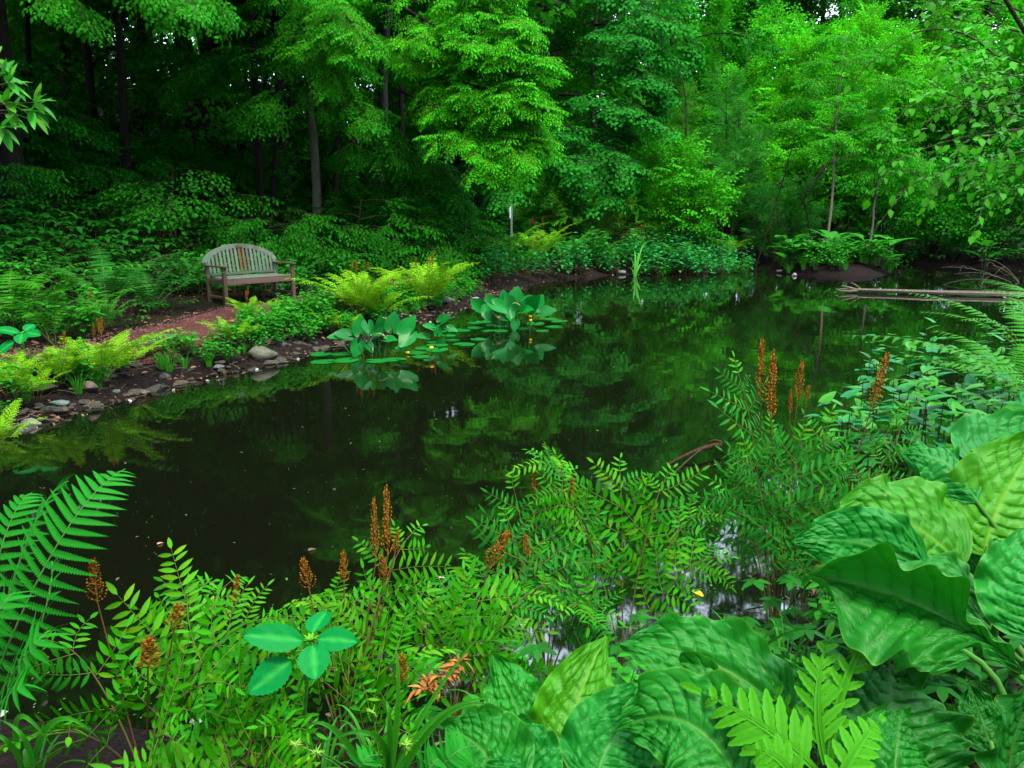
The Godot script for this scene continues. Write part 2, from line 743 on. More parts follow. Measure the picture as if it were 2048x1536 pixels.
func clump_spray() -> ArrayMesh:
	# a bough of a tall crown, two metres long, as its many leaves look from below
	var b := MB.new()
	for k in 90:
		var p := Vector3(rr(0, 1.9), rr(-0.3, 0.3), rr(-0.8, 0.8))
		p.y -= 0.1 * p.x * p.x
		leaf(b, frame(p, Vector3(rr(-1, 1), rr(-0.6, 0.2), rr(-1, 1)), Vector3(rr(-0.5, 0.5), 1, rr(-0.5, 0.5))), rr(0.2, 0.32), rr(0.12, 0.2), 2, 0.8, 0.2, 0.1, Color(0.02, 0.15, 0.01) * rr(0.7, 1.3))
	return b.mesh(M.far_leaf)

func build_sprays() -> void:
	for kind in ["beech", "maple", "small", "oval"]:
		S[kind] = []
		for k in 4:
			S[kind].push_back(spray(kind))
	S.clump = [clump_spray(), clump_spray()]

# limb curves spread round a trunk
func limbs_round(base: Vector3, top: Vector3, n: int, from: float, reach: float, rise: float, droop: float, bias := Vector3.ZERO) -> Array:
	var o := []
	for k in n:
		var t := from + (1.0 - from) * (k + rr(0.0, 0.8)) / n
		var a := k * 2.4 + rr(-0.4, 0.4)
		var p := base.lerp(top, minf(t, 1.0))
		var r := reach * rr(0.7, 1.15) * (1.0 - 0.55 * smoothstep(0.4, 1.0, t))
		var d := (Vector3(cos(a), 0, sin(a)) + bias).normalized()
		o.push_back(curve(p, p + d * r * 0.5 + Vector3(0, rise * r * 0.6, 0), p + d * r + Vector3(0, (rise - droop) * r, 0), 7))
	return o

# sprays along the limbs
func foliage(called: String, parent: Node3D, limbs: Array, kind: String, per_m: float, spread: float, size: float, tint: Color, droop := 0.25, from := 0.2, wild := 0.35) -> MultiMeshInstance3D:
	var xfs := []
	var cols := []
	for pts in limbs:
		var n := maxi(3, int(length_of(pts) * per_m))
		for k in n:
			var t := from + (1.0 - from) * sqrt(rng.randf())
			var p := along(pts, t)
			var dir := heading(pts, t)
			var side := dir.cross(Vector3.UP).normalized() * (1.0 if rng.randf() < 0.5 else -1.0)
			var f := rng.randf()
			var off := side * spread * f * (1.15 - 0.75 * t)
			var x := (dir * rr(0.3, 1.0) + side * f * rr(0.3, 1.2) + Vector3(rr(-wild, wild), rr(-wild, wild) - droop, rr(-wild, wild))).normalized()
			var up := Vector3(rr(-wild, wild), 1.0, rr(-wild, wild)).normalized()
			xfs.push_back(frame(p + off + Vector3(0, rr(-0.5, 0.5) * spread * 0.35 - 0.12 * f * spread, 0), x, up, size * rr(0.75, 1.2)))
			var v := rr(0.72, 1.25)
			cols.push_back(Color(tint.r * v * rr(0.8, 1.25), tint.g * v, tint.b * v * rr(0.8, 1.2)))
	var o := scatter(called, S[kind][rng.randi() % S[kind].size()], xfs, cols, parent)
	o.set_meta("kind", "stuff")
	return o

func local(pts: PackedVector3Array, at: Vector3) -> PackedVector3Array:
	var o := PackedVector3Array()
	for p in pts:
		o.push_back(p - at)
	return o

func stem_line(a: Vector3, z: Vector3, n: int, wob: float, bow := Vector3.ZERO) -> PackedVector3Array:
	var o := PackedVector3Array()
	for k in n + 1:
		var t := k / float(n)
		var w := wob * sin(PI * minf(t * 1.0, 1.0)) if k < n else 0.0
		o.push_back(a.lerp(z, t) + bow * sin(PI * t) + Vector3(lumps.get_noise_2d(a.x * 50 + t * 60, a.z * 9), 0, lumps.get_noise_2d(a.z * 50 + t * 60, a.x * 9)) * w)
	return o

# a tree: trunk, its branches, its crown
func tree(called: String, label: String, category: String, base: Vector3, top: Vector3, r: float, bark: Color, limbs: Array, kind: String, per_m: float, spread: float, size: float, tint: Color, group := "", wob := 0.3, droop := 0.25) -> Node3D:
	var o := thing(called, label, category, base, group)
	var b := MB.new()
	tube(b, stem_line(Vector3(0, -0.3, 0), top - base, 18, wob), r, r * 0.4, 9 if r < 0.2 else 14, bark, 0.22, 0.4)
	part("trunk", b.mesh(M.bark), o)
	if limbs.size():
		var l := MB.new()
		for pts in limbs:
			var q := local(pts, base)
			tube(l, q, clampf(length_of(q) * 0.011, 0.008, r * 0.5), 0.004, 5, bark * 0.9)
		part("branches", l.mesh(M.bark), o)
		var loc := []
		for pts in limbs:
			loc.push_back(local(pts, base))
		foliage("crown", o, loc, kind, per_m, spread, size, tint, droop)
	return o

func shrub(called: String, label: String, base: Vector3, wide: float, high: float, stems: int, kind: String, per_m: float, spread: float, size: float, tint: Color, group := "", droop := 0.1, bark := BROWN) -> Node3D:
	var o := thing(called, label, "shrub", base, group)
	var b := MB.new()
	var limbs := []
	for k in stems:
		var a := k * 2.4 + rr(-0.3, 0.3)
		var f := sqrt((k + 0.5) / stems)
		var g := rr(0.55, 1.3)
		var e := Vector3(cos(a) * wide * 0.5 * f * g, high * (1.0 - 0.45 * f * f) * rr(0.6, 1.2), sin(a) * wide * 0.5 * f * g)
		var pts := curve(Vector3(cos(a) * 0.1, -0.1, sin(a) * 0.1), Vector3(e.x * 0.25, e.y * 0.7, e.z * 0.25), e, 7)
		limbs.push_back(pts)
		tube(b, pts, 0.008 + high * 0.006, 0.003, 5, bark)
	part("stems", b.mesh(M.bark), o)
	foliage("crown", o, limbs, kind, per_m, spread, size, tint, droop, 0.12, 0.6)
	return o

# smaller boughs that leave the given ones
func with_side_boughs(boughs: Array, n: int, reach: float) -> Array:
	var o := boughs.duplicate()
	for pts in boughs:
		for k in n:
			var t := 0.3 + 0.6 * k / n + rr(-0.05, 0.05)
			var p := along(pts, t)
			var d := heading(pts, t)
			var side := d.cross(Vector3.UP).normalized() * (1.0 if k % 2 else -1.0)
			var x := (d * rr(0.4, 1.0) + side * rr(0.3, 1.0) + Vector3(0, rr(-0.5, 0.45), 0)).normalized()
			var l := reach * rr(0.6, 1.2) * (1.2 - 0.6 * t)
			o.push_back(curve(p, p + x * l * 0.5 + Vector3(0, 0.08 * l, 0), p + x * l - Vector3(0, rr(0.0, 0.35) * l, 0), 6))
	return o

func by_pixels(list: Array) -> PackedVector3Array:
	# a bough through points of the photograph, each [px, py, metres from the lens], smoothed
	var raw := PackedVector3Array()
	for p in list:
		raw.push_back(measured(p[0], p[1], p[2]))
	if raw.size() == 3:
		return curve(raw[0], raw[1] * 2.0 - (raw[0] + raw[2]) * 0.5, raw[2], 9)
	return raw

func build_wood() -> void:
	var dark := Color(0.035, 0.028, 0.02)
	var grey := Color(0.11, 0.10, 0.075)
	var shade := Color(0.45, 0.52, 0.5)  # darkened leaf tint: the wood's shade is put into the colour
	# the two great dark trunks above the bench
	var a := stand(422, 26.0)
	tree("forest_tree", "thick black trunk leaning left, left one of the joined pair above the bench", "tree", a, measured(300, -330, 28.5), 0.34, dark, limbs_round(a + Vector3(-1.6, 7, -1), a + Vector3(-3, 15, -2), 12, 0.0, 4.5, 0.5, 0.4), "beech", 7.0, 1.6, 1.3, shade)
	a = stand(441, 26.2)
	tree("forest_tree", "thick black upright trunk, right one of the joined pair above the bench", "tree", a, measured(385, -330, 27.0), 0.44, dark, limbs_round(a + Vector3(-0.4, 6.5, 0), a + Vector3(-0.8, 16, 0), 14, 0.0, 5.0, 0.5, 0.4), "beech", 7.0, 1.6, 1.3, shade)
	# the grey stem behind the bench
	a = stand(634, 18.7)
	var g := tree("understory_tree", "slender grey trunk with a knot hole, standing right of the bench", "tree", a, measured(612, -60, 18.4), 0.125, Color(0.15, 0.145, 0.10), limbs_round(measured(622, 230, 18.6), measured(612, -60, 18.4), 11, 0.0, 2.6, 0.35, 0.5, Vector3(0.3, 0, 0.5)), "beech", 12.0, 1.0, 1.0, Color(0.9, 0.95, 0.9), "", 0.16)
	var kb := MB.new()
	var knot := measured(624, 318, 18.45) - a
	var ring := PackedVector3Array()
	for k in 13:
		ring.push_back(knot + Vector3(cos(TAU * k / 12) * 0.035, sin(TAU * k / 12) * 0.06, 0.0))
	tube(kb, ring, 0.017, 0.017, 5, Color(0.16, 0.10, 0.045), 0.3)
	part("knot", kb.mesh(M.bark), g)
	# big trunk at the top middle and its neighbours
	a = stand(1112, 32.0)
	tree("forest_tree", "broad grey brown trunk at the top, right of the bright beech boughs", "tree", a, measured(1095, -420, 32.5), 0.5, grey, limbs_round(a + Vector3(0, 7, 0), a + Vector3(0, 17, 0), 14, 0.0, 5.0, 0.4, 0.5), "maple", 6.0, 1.8, 1.5, Color(0.8, 0.9, 0.9))
	a = stand(1142, 36.0)
	tree("forest_tree", "dark narrow trunk close behind the right side of the broad grey brown trunk", "tree", a, measured(1135, -420, 37), 0.27, dark, limbs_round(a + Vector3(0, 8, 0), a + Vector3(0, 17, 0), 10, 0.0, 4.0, 0.4, 0.5), "maple", 6.0, 1.6, 1.4, Color(0.8, 0.9, 0.9))
	a = stand(1318, 38.0)
	tree("forest_tree", "crooked grey trunk leaning left at the top, above the willow green shrubs", "tree", a, measured(1285, -250, 39), 0.24, grey, limbs_round(a + Vector3(-0.5, 8, 0), a + Vector3(-1.2, 16, 0), 10, 0.0, 4.0, 0.4, 0.5), "maple", 6.0, 1.6, 1.4, Color(1.1, 1.1, 0.9))
	a = stand(1354, 33.0)
	tree("forest_tree", "thin straight dark trunk at the top, just right of the crooked grey trunk", "tree", a, measured(1350, -250, 33), 0.13, dark, limbs_round(a + Vector3(0, 7.5, 0), a + Vector3(0, 14, 0), 10, 0.0, 3.4, 0.4, 0.5), "maple", 8.0, 1.4, 1.2, Color(1.1, 1.1, 0.9))
	a = stand(1596, 47.0)
	tree("forest_tree", "pale distant trunk at the top above the slender island saplings", "tree", a, measured(1598, -200, 48), 0.22, grey * 1.5, limbs_round(a + Vector3(0, 8, 0), a + Vector3(0, 17, 0), 10, 0.0, 4.0, 0.4, 0.5), "maple", 6.0, 1.8, 1.5, Color(1.3, 1.2, 0.9))
	# slim trunks in the dark, left to right
	var slim := [[22, 24, 0.16, -10, "leftmost dark trunk at the picture's edge, above the laurel leaves"], [66, 22, 0.1, 60, "dark slim trunk between the laurel leaves and the leftmost trunk"], [78, 29, 0.09, 45, "thin twisting dark stem behind the laurel leaves"], [150, 27, 0.2, 120, "dark trunk standing left of the joined pair, over the leaf litter slope"],
		[205, 25, 0.17, 150, "mid sized dark trunk leaning left, next to the leaf litter slope"], [290, 30, 0.24, 290, "short looking dark trunk, between the leaf litter slope and the joined pair"], [486, 27, 0.1, 500, "thin dark trunk just right of the joined pair"], [520, 33, 0.11, 560, "thin dark trunk leaning right, behind the arched bench"], [577, 25, 0.06, 575, "very thin upright dark stem left of the slender grey trunk"],
		[668, 24, 0.09, 680, "thin dark trunk just right of the slender grey trunk"], [706, 30, 0.16, 690, "dark trunk under the left part of the bright beech boughs"], [835, 32, 0.15, 850, "dark trunk in the black gap under the lowest beech bough"], [918, 31, 0.12, 900, "dark trunk deep in the gap left of the sign post"], [1092, 29, 0.14, 1100, "grey trunk half hidden by leaves, right of the sign post"]]
	for q in slim:
		a = stand(q[0], q[1])
		tree("forest_tree", q[4], "tree", a, measured(q[3], -180, q[1] + 1.0), q[2], dark, limbs_round(a + Vector3(0, 6.0, 0), a + Vector3(0, 12, 0), 9, 0.0, 3.0, 0.35, 0.45), "beech", 8.0, 1.2, 1.2, shade)
	# the wood's closed roof, out of the picture's top, and the wood behind
	var spots := []
	for k in 220:
		var x := rr(-42, 40)
		var z := rr(-66, -8)
		var d := from_shore(x, z)
		if d < 6.5 or spots.size() >= 64:
			continue
		if x > -7.0 and z > -19.0 and x < 6.0:
			continue
		if x > 2.0 and (z > -46.0 or rng.randf() < 0.35):
			continue
		var ok := true
		for s in spots:
			if Vector2(s.x - x, s.z - z).length() < 4.2:
				ok = false
		if ok:
			spots.push_back(Vector3(x, ground_y(x, z), z))
	for s in spots:
		var hgt := rr(13, 18)
		var right: bool = s.x > 1.0
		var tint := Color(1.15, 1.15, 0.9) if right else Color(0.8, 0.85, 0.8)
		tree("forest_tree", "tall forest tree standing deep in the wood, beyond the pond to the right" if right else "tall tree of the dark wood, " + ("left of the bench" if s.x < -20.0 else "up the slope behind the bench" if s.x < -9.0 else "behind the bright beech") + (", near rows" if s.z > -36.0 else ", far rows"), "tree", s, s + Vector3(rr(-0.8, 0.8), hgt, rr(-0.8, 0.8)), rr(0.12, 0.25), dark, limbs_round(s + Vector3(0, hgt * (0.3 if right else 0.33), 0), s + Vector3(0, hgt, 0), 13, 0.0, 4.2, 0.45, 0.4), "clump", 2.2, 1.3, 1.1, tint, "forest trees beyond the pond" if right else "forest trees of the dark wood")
	# tall airy trees closing the view over the far bank
	for q in [[1210, 50, 28], [1300, 52, 30], [1390, 51, 29], [1470, 53, 31], [1550, 51, 28], [1640, 53, 30], [1730, 51, 30], [1830, 53, 30], [1930, 51, 29], [2040, 52, 29], [1260, 58, 32], [1430, 60, 33], [1610, 59, 33], [1790, 58, 33], [1960, 59, 32]]:
		var s := stand(q[0], q[1])
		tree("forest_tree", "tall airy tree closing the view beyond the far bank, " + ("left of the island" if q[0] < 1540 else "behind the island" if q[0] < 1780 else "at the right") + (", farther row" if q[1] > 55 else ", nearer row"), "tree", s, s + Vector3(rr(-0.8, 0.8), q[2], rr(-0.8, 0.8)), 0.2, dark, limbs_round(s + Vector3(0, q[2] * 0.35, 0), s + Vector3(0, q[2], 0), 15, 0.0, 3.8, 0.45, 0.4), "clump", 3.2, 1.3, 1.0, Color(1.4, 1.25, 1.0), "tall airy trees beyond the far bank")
	# the undergrowth far back in the dark wood
	for k in 46:
		var x := -44.0 + 46.0 * (k % 16) / 15.0 + rr(-1.5, 1.5)
		var z := -29.0 - 9.0 * (k / 16) + rr(-3, 3)
		shrub("forest_shrub", "dim leafy undergrowth far back in the wood " + ["above the leaf litter slope", "behind the joined dark trunks", "behind the slender grey trunk", "behind the bright beech"][clampi(int((x + 44.0) / 11.5), 0, 3)] + ["", ", second row", ", last row"][k / 16], Vector3(x, ground_y(x, z), z), 5.5, rr(4.0, 7.0), 9, "clump", 1.5, 0.9, 0.8, Color(1.5, 1.4, 1.0), "undergrowth far back in the wood")  # lightened tint, painted light behind the dark trunks
	for k in 22:
		var x := -22.0 + 22.0 * (k % 11) / 10.0 + rr(-0.8, 0.8)
		var z := -22.5 - 4.0 * (k / 11) + rr(-1, 1)
		if from_shore(x, z) < 4.0:
			continue
		shrub("forest_shrub", "low dim bush on the shaded slope, " + ["far left", "left of the joined dark trunks", "by the joined dark trunks", "near the slender grey trunk"][clampi(int((x + 22.0) / 5.5), 0, 3)] + (", nearer" if k < 11 else ", farther"), Vector3(x, ground_y(x, z), z), 2.6, rr(0.9, 1.7), 9, "beech", 8.0, 0.5, 0.9, Color(0.42, 0.52, 0.48), "low bushes of the shaded slope")  # beech leaves tinted darker, painting in the slope's shade
	# trees round the clearing, beside and behind the camera, and over the path
	for q in [[-9.5, -15.5, 5.6], [-10.5, -11.5, 5.0], [-9.0, -19.0, 6.0], [-11.5, -7.5, 4.6], [-6.4, -20.6, 6.6], [-13.5, -17.0, 5.0], [-14.5, -12.5, 4.6], [-3.2, -23.5, 7.6], [-10.2, -13.2, 5.2], [-13.6, -20.0, 5.4], [-16, -4, 3.2], [-13, 1, 3.2], [-10, 7, 5.0], [-4, 10, 5.0], [3, 11, 5.0], [10, 9, 5.0], [16, 4, 5.0], [21, 0, 5.0], [-17, 8, 4.0], [-1, 16, 4.0], [8, 16, 4.0], [-21, -9, 4.5], [17, 11, 4.0], [-9, 14, 4.0]]:
		var s := Vector3(q[0], ground_y(q[0], q[1]), q[1])
		var hgt := rr(14, 17)
		var behind: bool = q[1] > -3.0 or q[0] > 5.0
		tree("forest_tree", "tall tree at the edge of the clearing, beside or behind the near bank" if behind else ["tall tree behind the bench, its crown out of sight", "tall tree left of the bench, its crown out of sight"][0 if q[0] > -10.0 else 1] + (", nearer the path" if q[1] > -15.0 else ", farther up"), "tree", s, s + Vector3(rr(-0.5, 0.5), hgt, rr(-0.5, 0.5)), rr(0.14, 0.22) if q[0] < -9.2 or behind else 0.09, dark, limbs_round(s + Vector3(0, q[2], 0), s + Vector3(0, hgt, 0), 13, 0.0, 4.2, 0.4, 0.35), "clump", 3.2, 1.3, 1.1, Color(0.9, 0.95, 0.9), "trees round the clearing" if behind else "trees over the bench")

func build_boughs() -> void:
	# the beech that hangs out over the pond
	var base := stand(742, 21.5)
	var bright := Color(1.9, 1.5, 0.95)  # lit leaf tint: light from the pond's opening put into the colour
	var boughs := []
	for l in [[[760, 40, 20], [900, 90, 17.5], [1085, 120, 16]], [[790, 130, 20], [940, 170, 17], [1095, 215, 16]], [[800, 180, 19.5], [900, 240, 17], [985, 325, 16.2]], [[860, 220, 19], [965, 245, 17], [1075, 285, 16.5]], [[820, -30, 19], [940, 10, 17], [1060, 60, 16]], [[840, 70, 19], [950, 120, 17], [1060, 175, 16]], [[880, 150, 19], [1000, 215, 17.5], [1075, 262, 17]], [[780, -90, 19], [880, -60, 17], [1010, -30, 16]], [[770, 90, 19.5], [840, 130, 17.5], [930, 215, 16.5]], [[760, -20, 19.5], [850, 40, 17], [960, 85, 16.2]]]:
		boughs.push_back(by_pixels(l))
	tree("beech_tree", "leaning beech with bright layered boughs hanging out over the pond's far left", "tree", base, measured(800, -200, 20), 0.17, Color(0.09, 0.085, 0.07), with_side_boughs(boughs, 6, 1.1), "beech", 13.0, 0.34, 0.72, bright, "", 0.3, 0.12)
	# a second, farther left
	base = stand(540, 22.0)
	boughs = []
	for l in [[[560, -60, 19], [640, 0, 16], [705, 110, 14.5]], [[560, 20, 19], [620, 60, 16.5], [672, 165, 15.5]], [[600, -80, 18], [660, -10, 15.5], [720, 70, 14.5]]]:
		boughs.push_back(by_pixels(l))
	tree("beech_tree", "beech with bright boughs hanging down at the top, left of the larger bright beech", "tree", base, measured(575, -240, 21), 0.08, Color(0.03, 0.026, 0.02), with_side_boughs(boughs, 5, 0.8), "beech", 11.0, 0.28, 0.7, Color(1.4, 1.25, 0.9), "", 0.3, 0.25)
	# dim lower boughs, their shade put into a darker leaf tint
	base = stand(800, 23.5)
	boughs = []
	for l in [[[780, 330, 22], [850, 330, 19.5], [915, 400, 18.5]], [[760, 280, 22], [830, 300, 19], [900, 360, 18]], [[720, 360, 22], [790, 400, 19.5], [870, 455, 18.5]], [[680, 260, 22], [720, 290, 19], [800, 320, 18]], [[700, 420, 22], [790, 430, 20], [880, 470, 18.5]]]:
		boughs.push_back(by_pixels(l))
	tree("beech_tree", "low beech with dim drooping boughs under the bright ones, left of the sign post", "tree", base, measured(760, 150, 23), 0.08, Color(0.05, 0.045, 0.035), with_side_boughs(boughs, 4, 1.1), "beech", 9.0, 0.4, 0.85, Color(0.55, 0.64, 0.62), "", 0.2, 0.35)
	base = stand(1185, 27.5)
	boughs = []
	for l in [[[1110, 250, 26], [1180, 270, 24], [1280, 330, 23]], [[1100, 320, 26], [1150, 330, 24], [1240, 400, 23]], [[1120, 190, 26], [1200, 200, 24], [1330, 250, 23]], [[1100, 300, 26], [1060, 300, 23], [1010, 360, 22]], [[1190, 120, 26], [1250, 130, 24], [1340, 180, 23.5]], [[1190, 50, 26], [1240, 60, 24], [1310, 110, 23]], [[1120, 280, 26], [1150, 290, 23.5], [1180, 370, 22.5]], [[1200, -40, 26], [1250, -10, 24], [1330, 40, 23]]]:
		boughs.push_back(by_pixels(l))
	tree("maple_tree", "dark green maple with broad leaves in flat tiers, below the broad grey brown trunk", "tree", base, measured(1195, -60, 27), 0.11, Color(0.06, 0.05, 0.04), with_side_boughs(boughs, 5, 1.5), "maple", 11.0, 0.55, 0.95, Color(0.9, 0.95, 1.25), "", 0.3, 0.2)
	# leafy ends of a bough at the top left
	boughs = []
	base = stand(-260, 11.0)
	for l in [[[-60, -190, 10.5], [160, -110, 9.5], [395, 14, 9]], [[60, -170, 10], [250, -100, 9.6], [420, -12, 9.4]], [[-60, -130, 10.5], [60, -80, 10], [165, 20, 9.6]]]:
		boughs.push_back(by_pixels(l))
	tree("beech_tree", "bough with bright leaf tips reaching in at the top left corner", "tree", base, base + Vector3(0.3, 7.0, 0.2), 0.12, Color(0.09, 0.085, 0.07), boughs, "beech", 9.0, 0.3, 0.7, Color(1.0, 1.05, 1.0), "", 0.2, 0.5)
	# saplings of the understory, shade painted in by a darkened leaf tint
	var low := [[60, 17.5, 2.2, "dim leafy sapling on the slope above the left ferns"], [185, 19, 1.6, "dim sapling on the leaf litter slope, left of the bench"], [345, 16.0, 1.5, "leafy sapling with wide flat leaves, just behind and left of the bench"], [705, 18, 1.5, "dim sapling right of the slender grey trunk"], [780, 17.5, 1.2, "low leafy sapling behind the left golden fern clump"], [870, 20, 1.7, "leafy sapling behind the right golden fern clump"], [120, 25, 2.4, "dim sapling far up the leaf litter slope"], [-60, 15, 2.6, "leafy sapling at the left edge behind the ferns"], [520, 16.5, 1.0, "low sapling close behind the bench's right arm"], [240, 31, 3.4, "tall dim sapling far back, left of the joined dark trunks"], [790, 27, 4.0, "tall dim sapling far back under the bright beech"], [560, 30, 4.0, "tall dim sapling far back between the joined trunks and the grey trunk"]]
	for q in low:
		var at := stand(q[0], q[1])
		var top: Vector3 = at + Vector3(rr(-0.3, 0.3), q[2], rr(-0.2, 0.2))
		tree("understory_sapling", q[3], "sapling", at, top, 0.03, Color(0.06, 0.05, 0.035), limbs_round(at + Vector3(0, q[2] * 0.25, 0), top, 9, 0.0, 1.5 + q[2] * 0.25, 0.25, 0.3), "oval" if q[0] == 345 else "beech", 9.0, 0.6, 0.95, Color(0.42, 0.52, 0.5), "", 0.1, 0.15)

func build_far_bank() -> void:
	# shrubs and trees of the bright far bank: px, metres, width, height, stems, leaf, tint, label
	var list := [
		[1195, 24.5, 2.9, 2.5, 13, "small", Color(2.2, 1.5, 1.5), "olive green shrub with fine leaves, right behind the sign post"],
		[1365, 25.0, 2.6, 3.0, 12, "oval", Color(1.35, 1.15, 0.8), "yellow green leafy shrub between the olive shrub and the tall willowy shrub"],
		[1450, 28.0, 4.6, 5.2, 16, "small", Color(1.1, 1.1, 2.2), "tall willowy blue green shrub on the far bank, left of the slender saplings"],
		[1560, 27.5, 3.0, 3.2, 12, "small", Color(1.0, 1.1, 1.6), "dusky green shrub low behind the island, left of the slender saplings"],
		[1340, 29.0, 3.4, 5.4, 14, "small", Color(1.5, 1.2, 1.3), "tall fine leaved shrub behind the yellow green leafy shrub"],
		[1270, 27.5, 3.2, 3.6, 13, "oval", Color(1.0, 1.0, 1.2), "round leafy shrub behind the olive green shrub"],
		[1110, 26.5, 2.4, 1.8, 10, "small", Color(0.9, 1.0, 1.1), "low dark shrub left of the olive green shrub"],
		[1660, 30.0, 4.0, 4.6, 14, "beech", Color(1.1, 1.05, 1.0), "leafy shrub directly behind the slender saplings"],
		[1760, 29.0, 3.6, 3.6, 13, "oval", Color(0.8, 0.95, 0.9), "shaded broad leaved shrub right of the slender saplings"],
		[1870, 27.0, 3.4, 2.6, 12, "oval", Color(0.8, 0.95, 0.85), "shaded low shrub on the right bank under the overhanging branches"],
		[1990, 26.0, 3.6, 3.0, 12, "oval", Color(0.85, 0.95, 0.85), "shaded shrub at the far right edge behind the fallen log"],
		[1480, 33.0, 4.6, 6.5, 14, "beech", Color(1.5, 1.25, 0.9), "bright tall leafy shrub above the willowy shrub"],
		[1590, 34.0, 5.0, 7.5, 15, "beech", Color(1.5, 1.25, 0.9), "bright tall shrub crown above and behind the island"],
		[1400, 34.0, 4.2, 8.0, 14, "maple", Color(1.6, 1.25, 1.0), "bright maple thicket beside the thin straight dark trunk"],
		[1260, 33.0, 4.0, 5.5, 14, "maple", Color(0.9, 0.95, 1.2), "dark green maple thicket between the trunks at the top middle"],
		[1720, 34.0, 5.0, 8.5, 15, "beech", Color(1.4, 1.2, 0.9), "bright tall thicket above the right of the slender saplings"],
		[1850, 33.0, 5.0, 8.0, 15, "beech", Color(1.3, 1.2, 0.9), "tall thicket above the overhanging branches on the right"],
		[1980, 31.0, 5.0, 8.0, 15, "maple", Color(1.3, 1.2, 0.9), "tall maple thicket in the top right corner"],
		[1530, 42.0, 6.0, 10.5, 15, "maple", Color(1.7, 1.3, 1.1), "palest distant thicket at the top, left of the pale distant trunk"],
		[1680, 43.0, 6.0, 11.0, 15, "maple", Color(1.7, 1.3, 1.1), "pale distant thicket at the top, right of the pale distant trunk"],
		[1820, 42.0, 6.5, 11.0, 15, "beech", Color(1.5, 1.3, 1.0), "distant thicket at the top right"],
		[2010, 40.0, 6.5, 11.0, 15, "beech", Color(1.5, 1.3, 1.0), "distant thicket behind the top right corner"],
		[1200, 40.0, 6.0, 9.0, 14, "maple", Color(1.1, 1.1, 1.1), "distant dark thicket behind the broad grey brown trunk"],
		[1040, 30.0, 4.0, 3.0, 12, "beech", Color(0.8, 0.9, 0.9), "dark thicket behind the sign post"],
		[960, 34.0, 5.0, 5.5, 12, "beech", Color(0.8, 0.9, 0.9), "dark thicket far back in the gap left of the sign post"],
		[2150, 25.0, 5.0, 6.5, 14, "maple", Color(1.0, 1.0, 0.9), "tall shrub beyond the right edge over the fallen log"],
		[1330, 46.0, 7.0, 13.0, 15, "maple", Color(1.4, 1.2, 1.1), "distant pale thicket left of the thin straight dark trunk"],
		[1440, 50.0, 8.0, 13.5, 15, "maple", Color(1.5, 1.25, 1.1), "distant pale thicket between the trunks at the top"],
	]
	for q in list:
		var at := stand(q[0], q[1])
		shrub("shrub", q[7], at, q[2], q[3], q[4], q[5], 9.0 if q[5] == "oval" else 12.0 if q[5] != "small" else 15.0, 0.7, 1.1 if q[5] != "small" else 1.15, q[6] * (Color(2.1, 1.6, 1.2) if q[1] > 29.5 and q[0] > 1300 else Color(1.2, 1.2, 1.2)))  # farther thickets tinted lighter and yellower, a painted hazy glow
	# dark leaning stems among them
	for q in [[[1545, 445, 26.5], [1620, 375, 27], [1665, 325, 27.5], 0.06, "dark leaning trunk low behind the left of the slender saplings"], [[1437, 405, 26], [1470, 330, 26.5], [1478, 195, 27], 0.05, "dark crooked stem within the willowy blue green shrub"], [[1350, 400, 25.5], [1372, 260, 26], [1358, 150, 26.5], 0.045, "dark upright stem rising through the fine leaved shrubs"], [[1640, 478, 25], [1612, 420, 25.2], [1595, 390, 25.5], 0.025, "thin pale stem leaning left behind the island"], [[1700, 470, 26], [1690, 380, 26], [1640, 300, 26.2], 0.022, "thin bare stem crossing behind the taller slender sapling"], [[1420, 470, 24.5], [1395, 380, 24.5], [1330, 300, 24.8], 0.022, "thin bare stem leaning left over the yellow green leafy shrub"], [[1510, 470, 24.5], [1560, 380, 24.8], [1590, 270, 25], 0.024, "thin bare forked stem left of the island, before the willowy shrub"], [[1240, 455, 23.5], [1215, 400, 23.5], [1165, 365, 23.6], 0.014, "thin dead twiggy stem in the olive green shrub"], [[1790, 480, 25], [1800, 380, 25], [1850, 290, 25.3], 0.022, "thin bare stem right of the shorter slender sapling"]]:
		var top := measured(q[2][0], q[2][1], q[2][2])
		var mid := measured(q[1][0], q[1][1], q[1][2])
		var low := measured(q[0][0], q[0][1], q[0][2])
		low.y = ground_y(low.x, low.z) - 0.1
		var b := MB.new()
		var o := thing("leaning_stem", q[4], "tree", low)
		tube(b, local(curve(low, mid * 2.0 - (low + top) * 0.5, top, 10), low), q[3], q[3] * 0.4, 7, Color(0.03, 0.025, 0.018), 0.25)
		part("trunk", b.mesh(M.bark), o)
		var fork := MB.new()
		for k in 7:
			var p := mid.lerp(top, -0.2 + k * 0.17) - low
			tube(fork, curve(p, p + Vector3(rr(-0.4, 0.4), 0.3, 0.1), p + Vector3(rr(-1.0, 1.0), rr(0.5, 0.9), rr(-0.3, 0.3)), 5), q[3] * 0.35, 0.004, 5, Color(0.03, 0.025, 0.018))
		part("branches", fork.mesh(M.bark), o)
	# the two saplings of the island
	var a := measured(1654, 492, 23.4)
	a.y = ground_y(a.x, a.z)
	var top := measured(1690, 70, 24.5)
	tree("island_sapling", "slender pale sapling on the island, the taller left one", "sapling", a, top, 0.045, Color(0.2, 0.18, 0.13), limbs_round(a.lerp(top, 0.4), top, 16, 0.0, 1.6, 0.5, 0.25), "beech", 12.0, 0.5, 0.9, Color(1.3, 1.2, 0.9), "", 0.12)
	a = measured(1733, 486, 23.4)
	a.y = ground_y(a.x, a.z)
	top = measured(1772, 285, 24)
